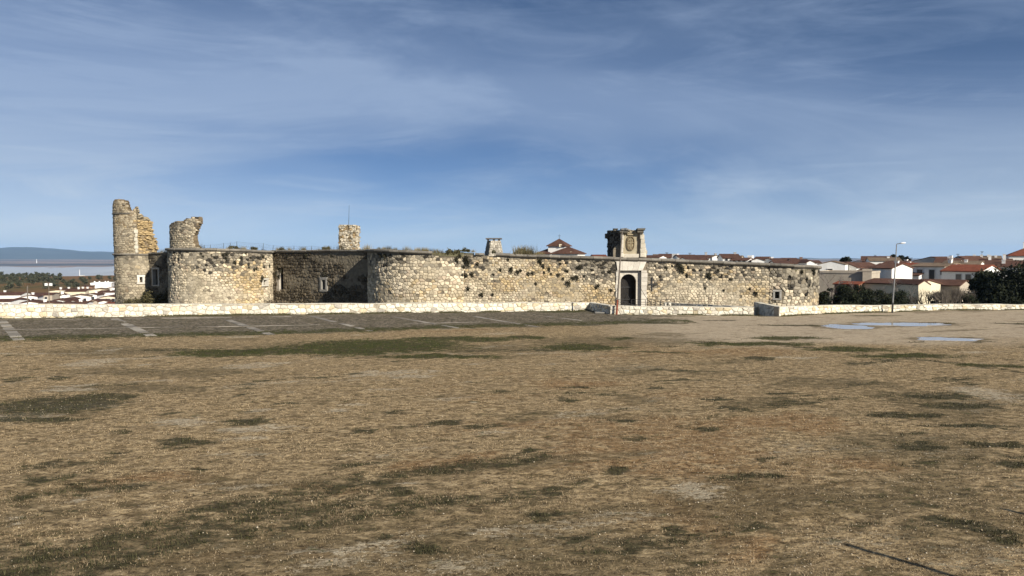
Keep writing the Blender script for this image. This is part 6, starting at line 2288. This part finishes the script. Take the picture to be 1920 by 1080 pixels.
# ------------------------------------------------------------------ left village below the parapet
V = [  # x, Y, wpx, eave, ridge, depth, rot, wall, roof, axis, label
    (22, 235, 46, 553.5, 546.5, 8, 12, 'white', 'brown', 'x', 'long brown roofed house at the far left of the village'),
    (14, 168, 36, 562, 557.5, 7, 8, 'white', 'brown', 'x', 'white house with three dark windows at the left edge above the parapet'),
    (38, 180, 24, 561, 555, 7, 35, 'white', 'brown', 'y', 'white gable just left of the leaning timber pole'),
    (61, 215, 24, 555, 550.5, 7, 20, 'white', 'brown', 'y', 'white gabled house right of the leaning timber pole'),
    (60, 165, 28, 565, 560, 7, 25, 'white', 'brown', 'y', 'white gable close above the parapet right of the timber pole'),
    (85, 225, 34, 551.5, 547, 7, 15, 'beige', 'brown', 'x', 'beige house directly behind the floodlight mast'),
    (93, 163, 32, 567, 562, 7, 30, 'beige', 'brown', 'y', 'plain beige gable close above the parapet below the floodlight mast'),
    (106, 245, 17, 549, 548, 6, 15, 'cream', 'brown', 'F', 'flat cream house right of the floodlight mast'),
    (139, 262, 50, 547, 540, 9, 14, 'cream', 'brown', 'x', 'long cream house with brown roof and several white chimneys'),
    (120, 205, 12, 553, 549, 6, 30, 'white', 'brown', 'y', 'narrow white house left below the long cream house'),
    (113, 175, 24, 562, 557, 7, 25, 'white', 'brown', 'y', 'white house with brown roof between the mast and the dark shed'),
    (126, 165, 28, 568, 563.5, 7, 30, 'white', 'brown', 'y', 'wide white gable close above the middle of the parapet'),
    (130, 195, 18, 560.5, 556, 6, 10, 'brick', 'brown', 'x', 'brown brick house among white walls'),
    (151, 215, 34, 555, 549, 7, 28, 'white', 'tan', 'y', 'big white roof slope in the middle of the village'),
    (140, 180, 14, 563, 559, 6, 20, 'white', 'brown', 'y', 'tiny white house with two windows beside a dark wall'),
    (151, 170, 14, 568, 561, 6, 15, 'brick', 'brown', 'x', 'dark brick shed above the parapet'),
    (160, 172, 12, 566, 562, 6, 15, 'white', 'brown', 'x', 'small white house with dark windows right of the brick shed'),
    (178, 185, 14, 562, 558, 6, 20, 'beige', 'brown', 'x', 'small beige house right of the middle of the village'),
    (192, 280, 34, 533, 532.5, 9, 22, 'white', 'brown', 'F', 'large bright white block standing highest in the village'),
    (169, 275, 16, 538, 536, 7, 15, 'brick', 'brown', 'x', 'brown house left of the large white block'),
    (188, 250, 34, 545, 540, 8, 25, 'cream', 'tan', 'y', 'cream house in front of the large white block'),
    (176, 225, 22, 551.5, 547.5, 7, 12, 'white', 'brown', 'x', 'brown roofed house below the cream house'),
    (196, 180, 18, 563, 559, 7, 25, 'white', 'brown', 'y', 'bright white gable near the corner tower'),
    (209, 205, 26, 556, 551.5, 7, 15, 'cream', 'brown', 'x', 'cream house with three windows next to the corner tower'),
    (207, 240, 30, 548.5, 544.5, 8, 12, 'white', 'brown', 'x', 'dark brown roof behind the corner tower foot'),
    (213, 172, 20, 568, 563.5, 6, 10, 'brick', 'red', 'x', 'reddish roof touching the corner tower foot'),
    (215, 262, 16, 541, 538, 7, 15, 'white', 'brown', 'x', 'white house right of the large white block'),
]
for i, (x, Y, w, e, r_, d, rot, wl, rf, ax, lab) in enumerate(V):
    r_ = e - (e - r_) * 0.5
    dn = 1.6 if Y <= 185 else (0.3 if Y < 230 else -1.6)
    e, r_ = e + dn, r_ + dn
    if ax == 'x' and w <= 26 and i % 3 != 1:
        ax = 'y'
    win = []
    if 'three dark windows' in lab or 'three windows' in lab:
        win = [('f', -.7, .8, 1.0, 1.3), ('f', 0, .8, .8, 1.3), ('f', .6, .8, .8, 1.3)]
    elif 'window' in lab:
        win = [('f', -.4, .78, .8, 1.2), ('f', .4, .78, .8, 1.2)]
    elif 'long cream' in lab:
        win = [('f', -.6, .8, .8, .7), ('f', -.1, .8, .8, .7), ('f', .5, .8, .8, .7)]
    elif w > 20 and i % 2:
        win = [('f', -.35, .82, .7, .9), ('f', .4, .82, .7, .9)]
    chs = [(rng.uniform(-.6, .6), rng.uniform(-.3, .3), rng.uniform(.5, .9), 'white')] if (ax != 'F' and i % 3 == 0) else []
    if 'several white chimneys' in lab:
        chs = [(-.85, -.2, .9, 'white'), (-.4, .1, .9, 'white'), (.35, -.2, .9, 'white'), (.55, .1, .9, 'white'), (.9, 0, .9, 'white')]
    hs = house('village_house', x, Y, w, e, r_, d, R(rot), wl, rf, lab, 'x' if ax == 'F' else ax, win, chs, group='village houses below the left parapet', flat=ax == 'F')
    if 'large bright' in lab:
        hs_w = [c for c in hs.children if c.name.startswith('wall')][0]
        h_ = Z_(e, Y) - (tz(X_(x, Y), Y) - .6)
        for cx in (-2.6, -1.0, 1.0, 1.9):
            m = MB()
            m.box(cx - .22, cx + .22, -.3, .3, h_ - .1, h_ + .85)
            m.build('chimney', PLASTER['white'], hs, ws=False)

# floodlight mast with two white heads, and poles
Yf = 128
fx = X_(91, Yf)
mast = empty('floodlight_mast', (fx, Yf, tz(fx, Yf)), 'slim mast with two white floodlights above the village roofs', 'mast')
m = MB()
m.tube([(fx, Yf, tz(fx, Yf) - .3), (fx, Yf, Z_(533, Yf))], [0.10, 0.06], 7)
m.build('pole', GREYWOODPOLE, mast)
m = MB()
m.tube([(fx - .45, Yf, Z_(535, Yf)), (fx + .45, Yf, Z_(535, Yf))], [0.03, 0.03], 5)
m.build('crossbar', STEEL, mast)
for sx in (-.4, .38):
    m = MB()
    m.cbox(fx + sx - .22, fx + sx + .2, Yf - .2, Yf + .1, Z_(536, Yf), Z_(531, Yf), .03)
    m.build('floodlight', WHITEMETAL, mast)
for (x, yt, Y, r, lean, lab) in ((49.5, 536, 120, 0.10, .12, 'stout grey timber pole leaning above the left village'), (118.5, 562, 120, 0.05, 0, 'short thin pole above the middle of the left parapet')):
    m = MB()
    X = X_(x, Y)
    m.tube([(X, Y, tz(X, Y) - .3), (X + lean, Y, Z_(yt, Y))], [r, r * .85], 7)
    o = m.build('timber_pole', GREYWOODPOLE)
    tag(o, lab, 'pole')
# far white towers on the plain
for (x, y0, y1, Y, lab) in ((149.5, 518, 506, 1150, 'thin white tower on the near ridge beyond the village'), (69.5, 491, 486.5, 6200, 'tiny white tower on the far plain')):
    X = X_(x, Y)
    m = MB()
    z0, z1 = Z_(y0, Y), Z_(y1, Y)
    w = 0.55 * Y / FPX
    m.tube([(X, Y, z0 - 10), (X, Y, z0), (X, Y, z1)], [w, w, w * .7], 8)
    m.tube([(X, Y, z1 - .02), (X, Y, z1 + w)], [w * .9, w * .2], 8)
    o = m.build('white_tower', WHITEMETAL)
    tag(o, lab, 'tower')
m = MB()
X = X_(152, 1140)
m.box(X - 2.2, X + 2.4, 1140, 1146, Z_(519, 1140) - 4, Z_(516.5, 1140))
o = m.build('white_shed', PLASTER['white'])
tag(o, 'small white shed at the foot of the thin white tower', 'shed')

# olive grove on the ridge beyond the village
protos = []
for k in range(3):
    p = tree('olive_tree', (0, 0, -500), 4.2, 5.5, 420, ((0.030, 0.034, 0.020), (0.085, 0.088, 0.052)), 'x', seed=200 + k, leaf=0.6, lobes=7, lowest=.35, flat=.9)
    protos.append(p)
spots = []
g = random.Random(5)
for (y, Y, xs) in ((524, 520, (7, 28, 53, 72, 92, 118, 135, 155)), (526.5, 480, (38, 60, 100, 127, 142, 160)), (519, 590, (5, 18, 30, 45, 56, 64, 80, 88, 104, 112)), (516, 700, (3, 12, 22, 33, 40, 50, 58, 67, 75, 84, 93, 101, 110)),
                   (513.6, 850, (2, 7, 12, 17, 23, 28, 33, 37, 42, 46, 51, 56, 61, 66, 70, 75, 80, 86, 91)), (530, 430, (15, 85, 180, 200)), (522, 620, (170, 186, 204, 214))):
    for x in xs:
        spots.append((x + g.uniform(-2, 2), y, Y + g.uniform(-25, 25), {850: 'in the far row on the ridge crest', 700: 'in the row just below the ridge crest', 590: 'in the middle rows of the left slope', 520: 'in the row between brown field and grove', 480: 'in the sparse row on the brown field', 430: 'in the nearest row above the village roofs', 620: 'on the bare slope near the corner tower'}[Y]))
for i, (x, y, Y, where) in enumerate(spots):
    o = copy_tree(protos[i % 3])
    X = X_(x, Y)
    o.location = (X, Y, tz(X, Y) - .1)
    o.rotation_euler = (0, 0, g.uniform(0, 6))
    k = g.uniform(.75, 1.25)
    o.scale = (k, k, k)
    tag(o, 'small dark olive tree ' + where, 'tree', 'olive trees ' + where)
for p in protos:
    for c in list(p.children):
        bpy.data.objects.remove(c)
    bpy.data.objects.remove(p)

# ------------------------------------------------------------------ the air
v = [(x, y, z) for z in (-420, 330) for x, y in ((-26000, -3000), (26000, -3000), (26000, 25500), (-26000, 25500))]
hz = mesh_data('haze', v, [(0, 3, 2, 1), (4, 5, 6, 7), (0, 1, 5, 4), (1, 2, 6, 5), (2, 3, 7, 6), (3, 0, 4, 7)])
m = bpy.data.materials.new('haze_air')
m.use_nodes = True
nt = m.node_tree
nt.nodes.clear()
out = nt.nodes.new('ShaderNodeOutputMaterial')
pv = nt.nodes.new('ShaderNodeVolumePrincipled')
pv.inputs['Color'].default_value = (0.44, 0.68, 1.0, 1)
pv.inputs['Density'].default_value = 4.2e-5
pv.inputs['Anisotropy'].default_value = 0.0
nt.links.new(pv.outputs[0], out.inputs['Volume'])
hz.materials.append(m)
o = put('haze', hz)
tag(o, kind='stuff')
